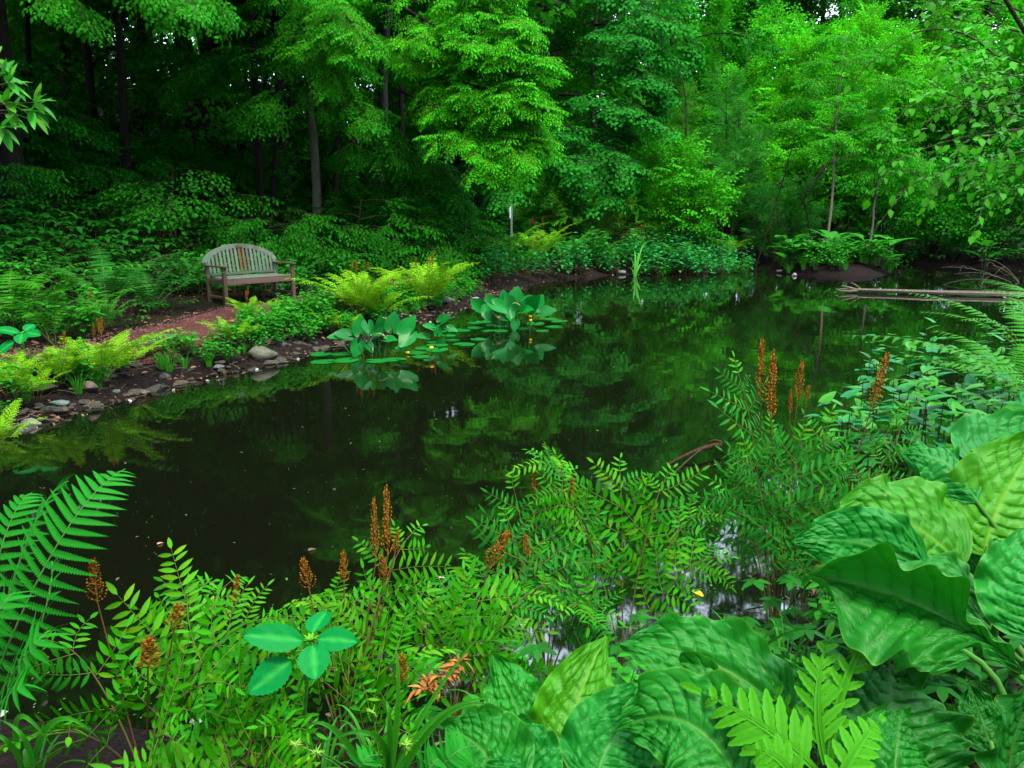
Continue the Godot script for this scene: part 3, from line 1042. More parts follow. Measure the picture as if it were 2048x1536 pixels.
	tree("island_sapling", "slender forked grey sapling on the island, the shorter right one", "sapling", a, top, 0.05, Color(0.17, 0.15, 0.11), [curve(a.lerp(top, 0.55), measured(1745, 330, 23.5), measured(1740, 230, 23.5), 7), curve(a.lerp(top, 0.75), measured(1765, 330, 23.5), measured(1815, 270, 23.3), 7)] + limbs_round(a.lerp(top, 0.7), top, 8, 0.0, 1.2, 0.4, 0.3), "beech", 9.0, 0.5, 0.9, Color(1.1, 1.1, 0.95), "", 0.1)

# ---------- bench, sign post, stones, timber
func board(b: MB, p: Vector3, q: Vector3, w: float, t: float, up: Vector3, col: Color) -> void:
	# a sawn board from p to q, w across and t thick along up
	var x := (q - p).normalized()
	var z := x.cross(up).normalized()
	var y := z.cross(x)
	box(b, Vector3(0, -t / 2, -w / 2), Vector3(p.distance_to(q), t / 2, w / 2), col, Transform3D(Basis(x, y, z), p), 0.004)

func wood_part(called: String, parent: Node3D, p: Vector3, q: Vector3, w: float, t: float, up: Vector3, col: Color) -> MeshInstance3D:
	var b := MB.new()
	board(b, p, q, w, t, up, col * rr(0.9, 1.1))
	return part(called, b.mesh(M.wood), parent)

func build_bench() -> void:
	var at := on_ground(506, 607)
	at.y += 0.012
	var o := thing("garden_bench", "weathered wooden bench with an arched slatted back beside the red path", "bench", at)
	o.rotation.y = 0.84
	o.scale = Vector3(1.0, 0.93, 1.0)
	var grey := Color(0.125, 0.155, 0.12)
	var brown := Color(0.10, 0.064, 0.044)
	var olive := Color(0.10, 0.08, 0.05)
	var W := 0.585
	var back := -0.24
	var lean := 0.17
	# legs
	for s in [-1, 1]:
		wood_part("leg", o, Vector3(s * W, 0, 0.25), Vector3(s * W, 0.615, 0.25), 0.06, 0.055, Vector3(1, 0, 0), brown * (1.0 if s > 0 else 0.9))
		wood_part("leg", o, Vector3(s * W, 0, back - 0.01), Vector3(s * W, 0.42, back), 0.055, 0.055, Vector3(1, 0, 0), olive)
		wood_part("back_post", o, Vector3(s * W, 0.4185, back), Vector3(s * W, 0.68, back - 0.26 * lean), 0.05, 0.052, Vector3(1, 0, 0), olive if s < 0 else grey * 0.8)
		wood_part("armrest", o, Vector3(s * W, 0.628, back - 0.06), Vector3(s * W, 0.628, 0.315), 0.075, 0.026, Vector3.UP, olive * 0.8)
		wood_part("side_rail", o, Vector3(s * W * 0.998, 0.385, back + 0.03), Vector3(s * W * 0.998, 0.385, 0.22), 0.035, 0.08, Vector3.UP, olive)
		wood_part("stretcher", o, Vector3(s * W, 0.13, back + 0.03), Vector3(s * W, 0.13, 0.22), 0.03, 0.045, Vector3.UP, olive)
	wood_part("front_rail", o, Vector3(-W + 0.03, 0.375, 0.255), Vector3(W - 0.03, 0.375, 0.255), 0.03, 0.085, Vector3.UP, Color(0.125, 0.075, 0.055))
	wood_part("rear_rail", o, Vector3(-W + 0.03, 0.375, back), Vector3(W - 0.03, 0.375, back), 0.03, 0.075, Vector3.UP, olive)
	for k in 6:
		var z := 0.235 - k * 0.079
		var y := 0.432 - 0.012 * sin(PI * k / 5.0)
		wood_part("seat_slat", o, Vector3(-W + 0.03, y, z), Vector3(W - 0.03, y, z), 0.068, 0.022, Vector3.UP, grey.lerp(olive, 0.35 if k else 0.1))
	# lower rail of the back, slats, arch
	var lift := func(x: float) -> float: return 0.655 + 0.275 * pow(maxf(0.0, 1.0 - pow(absf(x) / 0.615, 2.0)), 0.62)
	wood_part("back_rail", o, Vector3(-W + 0.03, 0.475, back - 0.01), Vector3(W - 0.03, 0.475, back - 0.01), 0.035, 0.045, Vector3.UP, grey * 0.75)
	for k in 17:
		var x := -0.53 + k * 0.06625
		var top: float = lift.call(x) - 0.03
		var col := grey * rr(0.85, 1.12)
		if k == 8 or k == 9:
			col = Color(0.13, 0.075, 0.045)
		elif k == 6 or k == 10:
			col = col.lerp(olive, 0.5)
		wood_part("back_slat", o, Vector3(x, 0.4985, back - 0.016), Vector3(x, top, back - 0.016 - (top - 0.4985) * lean), 0.041, 0.014, Vector3(0, lean, 1), col)
	var arch := MB.new()
	var n := 44
	for k in n + 1:
		var x := -0.612 + 1.224 * k / n
		var y: float = lift.call(x)
		var x0 := x - 0.004
		var x1 := x + 0.004
		var tan := Vector2(0.008, lift.call(x1) - lift.call(x0)).normalized()
		var nrm := Vector2(-tan.y, tan.x)
		var col := grey * (1.15 + 0.12 * sin(k * 3.1))
		if absf(x - 0.1) < 0.05 or absf(x - 0.3) < 0.06:
			col = col.lerp(olive, 0.5)
		for c in [[-1, -1], [1, -1], [1, 1], [-1, 1]]:
			var p: Vector2 = Vector2(x, y) + nrm * c[0] * 0.036
			arch.pt(Vector3(p.x, p.y, back - (y - 0.48) * lean - 0.017 + c[1] * 0.019), col)
		if k > 0:
			var q := k * 4
			for e in 4:
				arch.quad(q - 4 + e, q - 4 + (e + 1) % 4, q + (e + 1) % 4, q + e)
	arch.quad(0, 3, 2, 1)
	arch.quad(n * 4, n * 4 + 1, n * 4 + 2, n * 4 + 3)
	part("arched_rail", arch.mesh(M.wood, true), o)
	var pl := MB.new()
	board(pl, Vector3(-0.055, 0.929, back - 0.449 * lean + 0.0075), Vector3(0.055, 0.929, back - 0.449 * lean + 0.0075), 0.052, 0.006, Vector3(0, lean, 1), Color(0.09, 0.07, 0.02))
	part("plaque", pl.mesh(M.wood), o)

func build_sign() -> void:
	var at := stand(1023, 21.0)
	var o := thing("sign_post", "thin dark post with a narrow white plate, seen from the side beyond the ferns", "sign post", at)
	var top := measured(1020, 409, 21.4) - at
	var b := MB.new()
	box(b, Vector3(-0.025, -0.2, -0.03), Vector3(0.025, top.y, 0.03), Color(0.09, 0.10, 0.11), Transform3D(), 0.004)
	part("post", b.mesh(M.metal), o)
	var p := MB.new()
	box(p, Vector3(-0.045, top.y - 0.36, -0.14), Vector3(-0.0275, top.y - 0.06, 0.16), Color(0.62, 0.70, 0.74), Transform3D(), 0.002)
	part("plate", p.mesh(M.metal), o)

func stone(px: float, py: float, size: Vector3, col: Color, moss: Color, seed_at: float, label: String, turn: float, tilt := 0.0, sunk := 0.35) -> void:
	var at := on_ground(px, py)
	if from_shore(at.x, at.z) < 0.0 and at.y < 0.0:
		at = on_level(px, py, 0.0)
	size = Vector3(size.x * 0.55, size.y * 0.62, size.z * 0.55)
	var xf := Transform3D(Basis(Vector3.UP, turn) * Basis(Vector3.BACK, tilt), at + Vector3(0, size.y * (1.0 - sunk * 2.0), 0))
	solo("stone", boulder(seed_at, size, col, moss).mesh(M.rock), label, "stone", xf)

func build_stones() -> void:
	var pale := Color(0.25, 0.25, 0.21)
	var tan := Color(0.18, 0.14, 0.105)
	var green := Color(0.05, 0.10, 0.025)
	var blue := Color(0.2, 0.24, 0.235)
	stone(62, 856, Vector3(0.21, 0.09, 0.13), pale * 1.05, tan * 0.7, 0.1, "pale flat stone at the water's edge, leftmost of the left bank", 0.3)
	stone(120, 812, Vector3(0.20, 0.07, 0.11), blue, Color(0.08, 0.22, 0.13), 0.23, "bluish white stone with a green stain, between the two pale stones at the far left", 0.35)
	stone(178, 782, Vector3(0.22, 0.13, 0.15), tan * 1.1, tan * 0.7, 0.37, "square tan stone tucked behind the bright fern at the left bank", -0.2, 0.15)
	stone(232, 790, Vector3(0.10, 0.06, 0.08), blue * 0.8, green, 0.41, "small bluish stone under the bright fern at the left bank", 0.6)
	stone(285, 784, Vector3(0.20, 0.04, 0.09), tan * 1.2, Color(0.08, 0.07, 0.05), 0.55, "thin flat tan stone slanting into the water right of the bright fern", -0.5, -0.12)
	stone(330, 762, Vector3(0.12, 0.09, 0.1), Color(0.09, 0.09, 0.085), Color(0.05, 0.05, 0.045), 0.61, "dark wet stone on the muddy bank below the old timbers", 0.2)
	stone(438, 738, Vector3(0.14, 0.07, 0.1), blue * 0.75, tan * 0.6, 0.73, "small grey stone at the water between the timbers and the large mossy stone", 0.5)
	stone(528, 722, Vector3(0.40, 0.2, 0.24), Color(0.17, 0.16, 0.12), green, 0.87, "large flat topped mossy stone on the left bank's edge", 0.25, -0.06)
	stone(568, 696, Vector3(0.11, 0.07, 0.09), blue * 0.9, green, 0.91, "small bluish stone just right of the large mossy stone", 0.1)
	stone(600, 676, Vector3(0.30, 0.16, 0.2), Color(0.10, 0.10, 0.07), green, 1.03, "dark mossy stone below the left golden fern clump", 0.4)
	stone(805, 602, Vector3(0.30, 0.1, 0.18), tan * 1.1, pale * 0.7, 1.15, "tan flat stone between the two golden fern clumps", 0.3)
	stone(896, 606, Vector3(0.30, 0.16, 0.2), Color(0.26, 0.23, 0.22), tan * 0.5, 1.27, "rounded grey stone under the right side of the right golden fern clump", -0.3)
	stone(950, 606, Vector3(0.2, 0.14, 0.16), Color(0.3, 0.31, 0.32), tan * 0.6, 1.33, "grey stone at the water left of the farther lily clump", 0.2)
	stone(1244, 547, Vector3(0.34, 0.11, 0.2), Color(0.3, 0.32, 0.33), tan * 0.6, 1.41, "grey stone low on the far bank beside the tall grass tuft", 0.0)
	stone(1410, 540, Vector3(0.22, 0.27, 0.16), pale * 1.3, tan * 0.8, 1.53, "tall pale angular stone standing at the far bank's water line", 0.5, 0.1, 0.2)
	stone(1561, 545, Vector3(0.26, 0.1, 0.16), pale * 1.2, tan, 1.67, "pale flat stone on the island's left end", 0.1, -0.1)
	stone(1588, 552, Vector3(0.17, 0.11, 0.13), pale * 1.1, tan, 1.79, "pale rounded stone on the island's edge, right of the flat one", -0.3)
	stone(1300, 546, Vector3(0.5, 0.13, 0.2), tan * 0.5, tan * 0.3, 1.9, "low brown stone on the far bank right of the tall grass tuft", 0.1)

func build_pebbles() -> void:
	var meshes := []
	for k in 5:
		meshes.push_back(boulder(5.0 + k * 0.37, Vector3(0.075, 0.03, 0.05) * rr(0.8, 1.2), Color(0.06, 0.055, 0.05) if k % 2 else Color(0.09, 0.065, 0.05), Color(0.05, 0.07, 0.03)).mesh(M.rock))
	var marks := [[60, 850, "near the leftmost pale stone"], [180, 790, "below the bright fern at the left"], [300, 775, "below the old timbers"], [440, 745, "left of the large mossy stone"], [590, 705, "right of the large mossy stone"], [760, 660, "behind the nearer lily clump"], [900, 620, "below the right golden fern clump"]]
	var n := shore_line.size()
	for k in 110:
		# strewn along the water line from the left edge to the farther lilies
		var f := rng.randf() * 8.0
		var a := shore_line[int(f)]
		var b := shore_line[int(f) + 1]
		var q := a.lerp(b, f - int(f))
		var side := (b - a).orthogonal().normalized() * (rr(-0.06, 0.3) if k % 3 else rr(0.0, 0.8))
		var p := Vector3(q.x + side.x, 0.0, q.y + side.y)
		if from_shore(p.x, p.z) < -0.08:
			p = Vector3(q.x - side.x, 0.0, q.y - side.y)
		p.y = maxf(ground_y(p.x, p.z), -0.02)
		if from_shore(p.x, p.z) < -0.08:
			continue
		solo("small_stone", meshes[rng.randi() % 5], "small dark stone at the muddy water's edge " + by_mark(p, marks), "stone", Transform3D(Basis(Vector3.UP, rr(0, 6)).scaled(Vector3(1, 1, 1) * rr(0.6, 1.3) * (1.0 if k % 4 else 1.7)), p), "small stones of the left water's edge")

func rugged_log(b: MB, pts: PackedVector3Array, r0: float, r1: float, sides: int, col: Color, seed_at: float) -> void:
	# a weathered stem with grooves that run along it
	var n := pts.size()
	var prev := 0
	for k in n:
		var dir := (pts[mini(k + 1, n - 1)] - pts[maxi(k - 1, 0)]).normalized()
		var side := Vector3.UP.cross(dir).normalized()
		var up := dir.cross(side)
		var t := k / float(n - 1)
		var at := b.v.size()
		for j in sides:
			var a := TAU * j / sides
			var g := lumps.get_noise_3d(cos(a) * 60.0 + seed_at * 100.0, sin(a) * 60.0, t * 30.0)
			var g2 := bumps.get_noise_3d(cos(a) * 200.0, sin(a) * 200.0 + seed_at * 77.0, t * 40.0)
			var r := lerpf(r0, r1, t) * (1.0 + 0.35 * g + 0.22 * g2)
			var tone := clampf(1.0 + 1.2 * g2 + 0.8 * g, 0.25, 1.5)
			b.pt(pts[k] + (side * cos(a) + up * sin(a) * 0.9) * r, col * tone)
		if k > 0:
			for j in sides:
				b.quad(prev + j, prev + (j + 1) % sides, at + (j + 1) % sides, at + j)
		prev = at
	for e in [0, n - 1]:
		var c := b.pt(pts[e], col * 0.5)
		for j in sides:
			var q: int = b.v.size() - 1 - sides + j if false else (e * sides + j)
			var q2: int = e * sides + (j + 1) % sides
			if e == 0:
				b.tri(c, q2, q)
			else:
				b.tri(c, q, q2)

func build_timber() -> void:
	# the drowned trunk at the right
	var a := on_level(1676, 583, 0.03)
	var z := on_level(2075, 592, 0.05)
	var o := thing("fallen_log", "bleached fallen trunk with a forked root end floating at the right", "log", a)
	var b := MB.new()
	rugged_log(b, stem_line(Vector3(0.35, 0.03, 0), (z - a) * 1.25, 34, 0.12), 0.04, 0.07, 22, Color(0.26, 0.225, 0.18), 0.2)
	part("stem", b.mesh(M.log), o)
	for q in [[Vector3(0.4, 0.04, 0), Vector3(0.15, 0.1, 0.0), Vector3(0.05, 0.13, 0.05), 0.035], [Vector3(0.4, 0.02, 0.03), Vector3(0.1, 0.0, 0.1), Vector3(-0.05, 0.04, 0.12), 0.035], [Vector3(0.42, 0.03, -0.02), Vector3(0.2, 0.05, -0.1), Vector3(0.0, 0.03, -0.15), 0.03], [Vector3(0.5, 0.05, 0), Vector3(0.3, 0.2, 0), Vector3(0.25, 0.18, 0.0), 0.02]]:
		var r := MB.new()
		rugged_log(r, curve(q[0], q[1], q[2], 9), q[3], q[3] * 0.4, 10, Color(0.3, 0.25, 0.2), q[3])
		part("root", r.mesh(M.log), o)
	# driftwood by the near shore
	a = on_level(1440, 890, 0.06)
	z = on_level(1330, 930, 0.0)
	o = thing("driftwood", "brown forked branch lying half in the water left of the tall tasselled fern", "branch", a)
	b = MB.new()
	tube(b, curve(Vector3.ZERO, (z - a) * 0.5 + Vector3(0, 0.06, 0), (z - a) * 1.15 + Vector3(0, -0.03, 0), 12), 0.02, 0.005, 8, Color(0.11, 0.062, 0.035), 0.3)
	part("branch", b.mesh(M.bark), o)
	for q in [[Vector3(0.01, 0.02, 0), on_level(1418, 884, 0.1) - a], [(z - a) * 0.3 + Vector3(0, 0.03, 0), on_level(1310, 985, -0.02) - a]]:
		var t := MB.new()
		tube(t, curve(q[0], q[0].lerp(q[1], 0.5) + Vector3(0, 0.03, 0), q[1], 8), 0.008, 0.003, 6, Color(0.10, 0.075, 0.04), 0.3)
		part("twig", t.mesh(M.bark), o)
	# old timbers beside the path
	for q in [[282, 704, 338, 689, 0.075, Color(0.17, 0.14, 0.11), "grey old timber lying beside the red path, the upper of two"], [265, 722, 338, 704, 0.06, Color(0.19, 0.10, 0.05), "brown old timber at the bank's edge, the lower of two"]]:
		a = on_ground(q[0], q[1])
		z = on_ground(q[2], q[3])
		b = MB.new()
		var dirn: Vector3 = (z - a)
		rugged_log(b, stem_line(Vector3(0, 0.03, 0) - dirn * 0.15, dirn * 1.25 + Vector3(0, 0.04, 0), 16, 0.02), q[4], q[4] * 0.9, 16, q[5], q[4])
		solo("timber", b.mesh(M.log), q[6], "log", Transform3D(Basis(), a))
	# thin bare twigs hanging over the water before the right bank
	a = stand(2075, 20.0)
	o = thing("bare_bush", "bare pale twigs reaching over the water above the fallen trunk", "dead branch", a)
	for k in 5:
		var t := MB.new()
		var p := measured(rr(1880, 1990), rr(520, 575), 19.0 + rr(-0.6, 0.6)) - a
		var line := curve(Vector3(-0.1, 0.3, 0), p * 0.6 + Vector3(0, rr(0.3, 0.6), 0), p, 8)
		tube(t, line, 0.008, 0.002, 4, Color(0.28, 0.24, 0.18))
		for j in 2:
			var s := along(line, rr(0.4, 0.9))
			tube(t, curve(s, s + Vector3(-0.15, rr(-0.2, 0.2), 0), s + Vector3(rr(-0.5, -0.2), rr(-0.35, 0.25), 0.1), 4), 0.005, 0.002, 4, Color(0.28, 0.24, 0.18))
		part("twig", t.mesh(M.bark), o)

# ---------- ferns
# royal fern: a leaf side branch (pinna) with oblong leaflets; x outwards, y up
func royal_pinna(pairs: int, L: float, W: float, step: float, col: Color, seg := 4) -> MB:
	var b := MB.new()
	var l := step * (pairs + 0.4)
	var line := curve(Vector3.ZERO, Vector3(l * 0.5, 0.04 * l, rr(-0.1, 0.1) * l), Vector3(l * 0.97, rr(-0.34, 0.02) * l, rr(-0.22, 0.22) * l), 6)
	tube(b, line, 0.0016, 0.0008, 3, Color(0.10, 0.13, 0.03))
	for k in pairs:
		var t := (k + 0.35) / (pairs + 0.2)
		var dir := heading(line, t)
		for s in [-1.0, 1.0]:
			var side: Vector3 = dir.cross(Vector3.UP).normalized() * s
			var d: Vector3 = (side + dir * rr(0.38, 0.56) + Vector3(0, rr(-0.1, 0.14), 0)).normalized()
			var f := (0.72 + 0.28 * sin(PI * (0.25 + 0.7 * t))) * rr(0.82, 1.1)
			var up := (Vector3(rr(-0.25, 0.25), 1, rr(-0.25, 0.25)) + dir * rr(-0.1, 0.25)).normalized()
			var tone := col * rr(0.82, 1.16) + Color(0.03, 0.02, 0.0) * (1.0 if rng.randf() < 0.1 else 0.0)
			leaf(b, frame(along(line, t + rr(-0.02, 0.02)), d, up), L * f, W * f * rr(0.9, 1.1), seg, 0.86, rr(0.05, 0.3), rr(-0.05, 0.3), tone)
	leaf(b, frame(along(line, 0.999), heading(line, 0.99), Vector3.UP), L * 0.9, W * 0.9, seg, 0.8, 0.15, 0.1, col)
	return b

# lady or ostrich fern: a narrow toothed side leaf
func toothed_pinna(L: float, W: float, teeth: int, col: Color, curl := 0.12) -> MB:
	var b := MB.new()
	var prev_m := -1
	var prev_l := -1
	var prev_r := -1
	for k in teeth + 1:
		var t := k / float(teeth)
		var w := W * 0.5 * (1.0 - pow(t, 2.2)) * (0.8 + 0.2 * minf(1.0, t * 8.0))
		var y := -curl * L * t * t
		var m := b.pt(Vector3(L * t, y, 0), col * 0.85)
		var l := b.pt(Vector3(L * t, y + 0.1 * w, -w * 0.3), col * 0.9)
		var r := b.pt(Vector3(L * t, y + 0.1 * w, w * 0.3), col * 0.9)
		if k > 0:
			var t2 := (k - 0.35) / teeth
			var tone := col * rr(0.9, 1.15)
			var pl := b.pt(Vector3(L * (t2 + 0.25 / teeth), y + 0.18 * w, -w), tone)
			var pr := b.pt(Vector3(L * (t2 + 0.25 / teeth), y + 0.18 * w, w), tone)
			var ql := b.pt(Vector3(L * (t2 - 0.35 / teeth), y + 0.2 * w, -w * 0.92), tone)
			var qr := b.pt(Vector3(L * (t2 - 0.35 / teeth), y + 0.2 * w, w * 0.92), tone)
			b.quad(prev_m, m, l, prev_l)
			b.quad(prev_r, r, m, prev_m)
			b.quad(prev_l, l, pl, ql)
			b.quad(qr, pr, r, prev_r)
		prev_m = m
		prev_l = l
		prev_r = r
	return b

# sensitive fern: an oblong lobe with a wavy edge
func wavy_lobe(L: float, W: float, col: Color) -> MB:
	var b := MB.new()
	var n := 18
	for k in n + 1:
		var t := k / float(n)
		var w := W * 0.5 * pow(maxf(0.0, 1.0 - pow(t, 3.0)), 0.7) * (0.72 + 0.28 * smoothstep(0.0, 0.5, t))
		w *= 1.0 + 0.09 * sin(t * TAU * 4.5)
		var y := -0.14 * L * t * t
		b.pt(Vector3(L * t, y + 0.14 * w + 0.02 * W * sin(t * 28.0), -w), col * 1.04)
		b.pt(Vector3(L * t, y + 0.02 * w, -w * 0.45), col * 0.97)
		b.pt(Vector3(L * t, y, 0), col * 0.8)
		b.pt(Vector3(L * t, y + 0.02 * w, w * 0.45), col * 0.97)
		b.pt(Vector3(L * t, y + 0.14 * w - 0.02 * W * sin(t * 28.0), w), col * 1.04)
		if k:
			var q := k * 5
			for j in 4:
				b.quad(q - 5 + j, q - 5 + j + 1, q + j + 1, q + j)
	return b

# the rust coloured spore tassel of the royal fern, upright along y
func tassel(h: float, w: float, col: Color) -> MB:
	var b := MB.new()
	tube(b, PackedVector3Array([Vector3.ZERO, Vector3(0, h * 0.5, 0), Vector3(0, h, 0)]), 0.0025, 0.0015, 4, Color(0.12, 0.07, 0.02))
	var arms := int(h / 0.0062)
	for k in arms:
		var t := (k + 0.5) / arms
		var a := k * 2.4 + rr(-0.3, 0.3)
		var reach := w * 0.5 * (1.05 - 0.85 * pow(t, 1.4)) * rr(0.6, 1.2)
		var out := Vector3(cos(a), 0, sin(a))
		var p := Vector3(0, h * t * 0.97, 0)
		var l := reach * 1.5 + 0.012
		var line := curve(p, p + out * reach * 0.9 + Vector3(0, l * 0.15, 0), p + out * reach * 0.8 + Vector3(0, l, 0), 5)
		var n := 6
		for j in n:
			var q := along(line, (j + 0.5) / n)
			var s := rr(0.003, 0.0046)
			var tone := col * rr(0.5, 1.4)
			var id := []
			for e in [Vector3(1, 0, 0), Vector3(0, 0, 1), Vector3(-1, 0, 0), Vector3(0, 0, -1), Vector3(0, 1.2, 0), Vector3(0, -1.2, 0)]:
				id.push_back(b.pt(q + (e + Vector3(rr(-0.3, 0.3), rr(-0.3, 0.3), rr(-0.3, 0.3))) * s, tone))
			for e in 4:
				b.tri(id[(e + 1) % 4], id[e], id[4])
				b.tri(id[e], id[(e + 1) % 4], id[5])
	return b

# pinna placements on a frond's midrib: [transform, size 0..1] pairs
func pinna_places(line: PackedVector3Array, from: float, pairs: int, up: Vector3, forward: float, full: float, taper: float, lower: float, sag: float) -> Array:
	var o := []
	for k in pairs:
		var f := k / float(pairs)
		var t := from + (1.0 - from) * f
		var dir := heading(line, t)
		var side := dir.cross(up).normalized()
		var nrm := side.cross(dir).normalized()
		var s := full * (lower + (1.0 - lower) * smoothstep(0.0, 0.35, f)) * pow(1.0 - f, taper)
		for sg in [-1.0, 1.0]:
			var d: Vector3 = (side * sg + dir * (forward + 0.5 * f) + nrm * rr(-0.12, 0.16) - Vector3(0, sag, 0)).normalized()
			o.push_back([frame(along(line, t + rr(-0.3, 0.3) / pairs * 0.3), d, nrm), s * rr(0.9, 1.08), sg])
	return o

func build_fern_parts() -> void:
	var royal := Color(0.0192, 0.16, 0.004)
	S.royal = []
	for k in 9:
		S.royal.push_back(royal_pinna(5 + k % 4, rr(0.058, 0.078), rr(0.017, 0.021), rr(0.03, 0.037), [royal, royal * 0.62, Color(0.044, 0.184, 0.0048), royal * 0.85, royal * 1.15, Color(0.0104, 0.12, 0.0064), royal * 0.7, Color(0.032, 0.168, 0.0048), royal][k]).mesh(M.fern))
	S.royal_tip = []
	for k in 3:
		S.royal_tip.push_back(royal_pinna(3, 0.058, 0.016, 0.03, royal * 1.1).mesh(M.fern))
	S.royal_dusk = []
	for k in 4:
		S.royal_dusk.push_back(royal_pinna(6, 0.07, 0.0155, 0.033, Color(0.0128, 0.132, 0.0112)).mesh(M.fern))
	S.toothed = []
	for k in 3:
		S.toothed.push_back(toothed_pinna(0.2, 0.027, 19, Color(0.0104, 0.156, 0.0096)).mesh(M.fern))
	S.tassel = []
	for k in 4:
		S.tassel.push_back(tassel(0.17, 0.06 - 0.006 * k, Color(0.132, 0.0528, 0.0064)).mesh(M.rust))
	# whole fronds, for the ferns farther off: one metre long
	S.frond_gold = []
	S.frond_royal_far = []
	S.frond_lady = []
	S.frond_dim = []
	for k in 3:
		S.frond_gold.push_back(royal_frond_mesh(Color(0.104, 0.288, 0.004)))
		S.frond_royal_far.push_back(royal_frond_mesh(Color(0.024, 0.176, 0.016)))
		S.frond_lady.push_back(lady_frond_mesh(Color(0.0224, 0.16, 0.0072)))
		S.frond_dim.push_back(lady_frond_mesh(Color(0.012, 0.104, 0.0112)))  # shaded copy of the lady frond, shade put into its green

func royal_frond_mesh(col: Color) -> ArrayMesh:
	var b := MB.new()
	var line := curve(Vector3.ZERO, Vector3(0.25, 0.62, 0), Vector3(0.75, 0.72 + rr(-0.1, 0.06), rr(-0.1, 0.1)), 10)
	tube(b, line, 0.005, 0.0015, 4, Color(0.10, 0.11, 0.03))
	var pinnae := []
	for k in 3:
		pinnae.push_back(royal_pinna(7, 0.06, 0.024, 0.023, col, 2))
	for q in pinna_places(line, 0.25, 11, Vector3(-0.4, 1, 0), 0.4, 1.0, 0.45, 0.8, 0.1):
		b.put(pinnae[rng.randi() % 3], q[0].scaled_local(Vector3.ONE * q[1]), Color(1, 1, 1) * rr(0.85, 1.15))
	return b.mesh(M.fern)

func lady_frond_mesh(col: Color) -> ArrayMesh:
	var b := MB.new()
	var line := curve(Vector3.ZERO, Vector3(0.25, 0.62, 0), Vector3(0.85, 0.55 + rr(-0.1, 0.06), rr(-0.1, 0.1)), 12)
	tube(b, line, 0.005, 0.0015, 4, Color(0.08, 0.11, 0.03))
	var pinnae := []
	for k in 3:
		pinnae.push_back(toothed_pinna(0.17, 0.034, 8, col))
	for q in pinna_places(line, 0.2, 21, Vector3(-0.4, 1, 0), 0.15, 1.0, 0.5, 0.4, 0.08):
		b.put(pinnae[rng.randi() % 3], q[0].scaled_local(Vector3(q[1], 1, 0.5 + 0.5 * q[1])), Color(1, 1, 1) * rr(0.88, 1.12))
	return b.mesh(M.fern)

# a fern of whole fronds round its root
func far_fern(called: String, label: String, at: Vector3, kind: String, fronds: int, size: float, group := "", spread := 1.0, tassels := 0, turn := 0.0) -> Node3D:
	var o := thing(called, label, "fern", at, group)
	for k in fronds:
		var a := turn + TAU * k / fronds + rr(-0.3, 0.3)
		var s := size * rr(0.72, 1.12)
		var open := spread * rr(0.35, 1.45)
		var x := Vector3(cos(a), 0, sin(a))
		var bs := Basis(x, Vector3.UP, x.cross(Vector3.UP)).rotated(x.cross(Vector3.UP).normalized(), rr(-0.1, 0.12))
		part("frond", S[kind][rng.randi() % S[kind].size()], o, Transform3D(bs.scaled_local(Vector3(open * s, s, s)), Vector3(x.x, 0, x.z) * 0.04))
	for k in tassels:
		var q := Vector3(rr(-0.18, 0.18) * size, size * rr(0.62, 0.78), rr(-0.15, 0.15) * size)
		var st := MB.new()
		tube(st, curve(Vector3.ZERO, q * 0.5, q, 4), 0.004, 0.002, 4, Color(0.10, 0.08, 0.02))
		part("stalk", st.mesh(M.fern), o)
		part("spore_tassel", S.tassel[k % 4], o, Transform3D(Basis(Vector3.UP, rr(0, 6)).rotated(Vector3.BACK, rr(-0.15, 0.15)).scaled(Vector3(1.0, 0.9, 1.0) * rr(0.8, 1.1)), q))
	return o

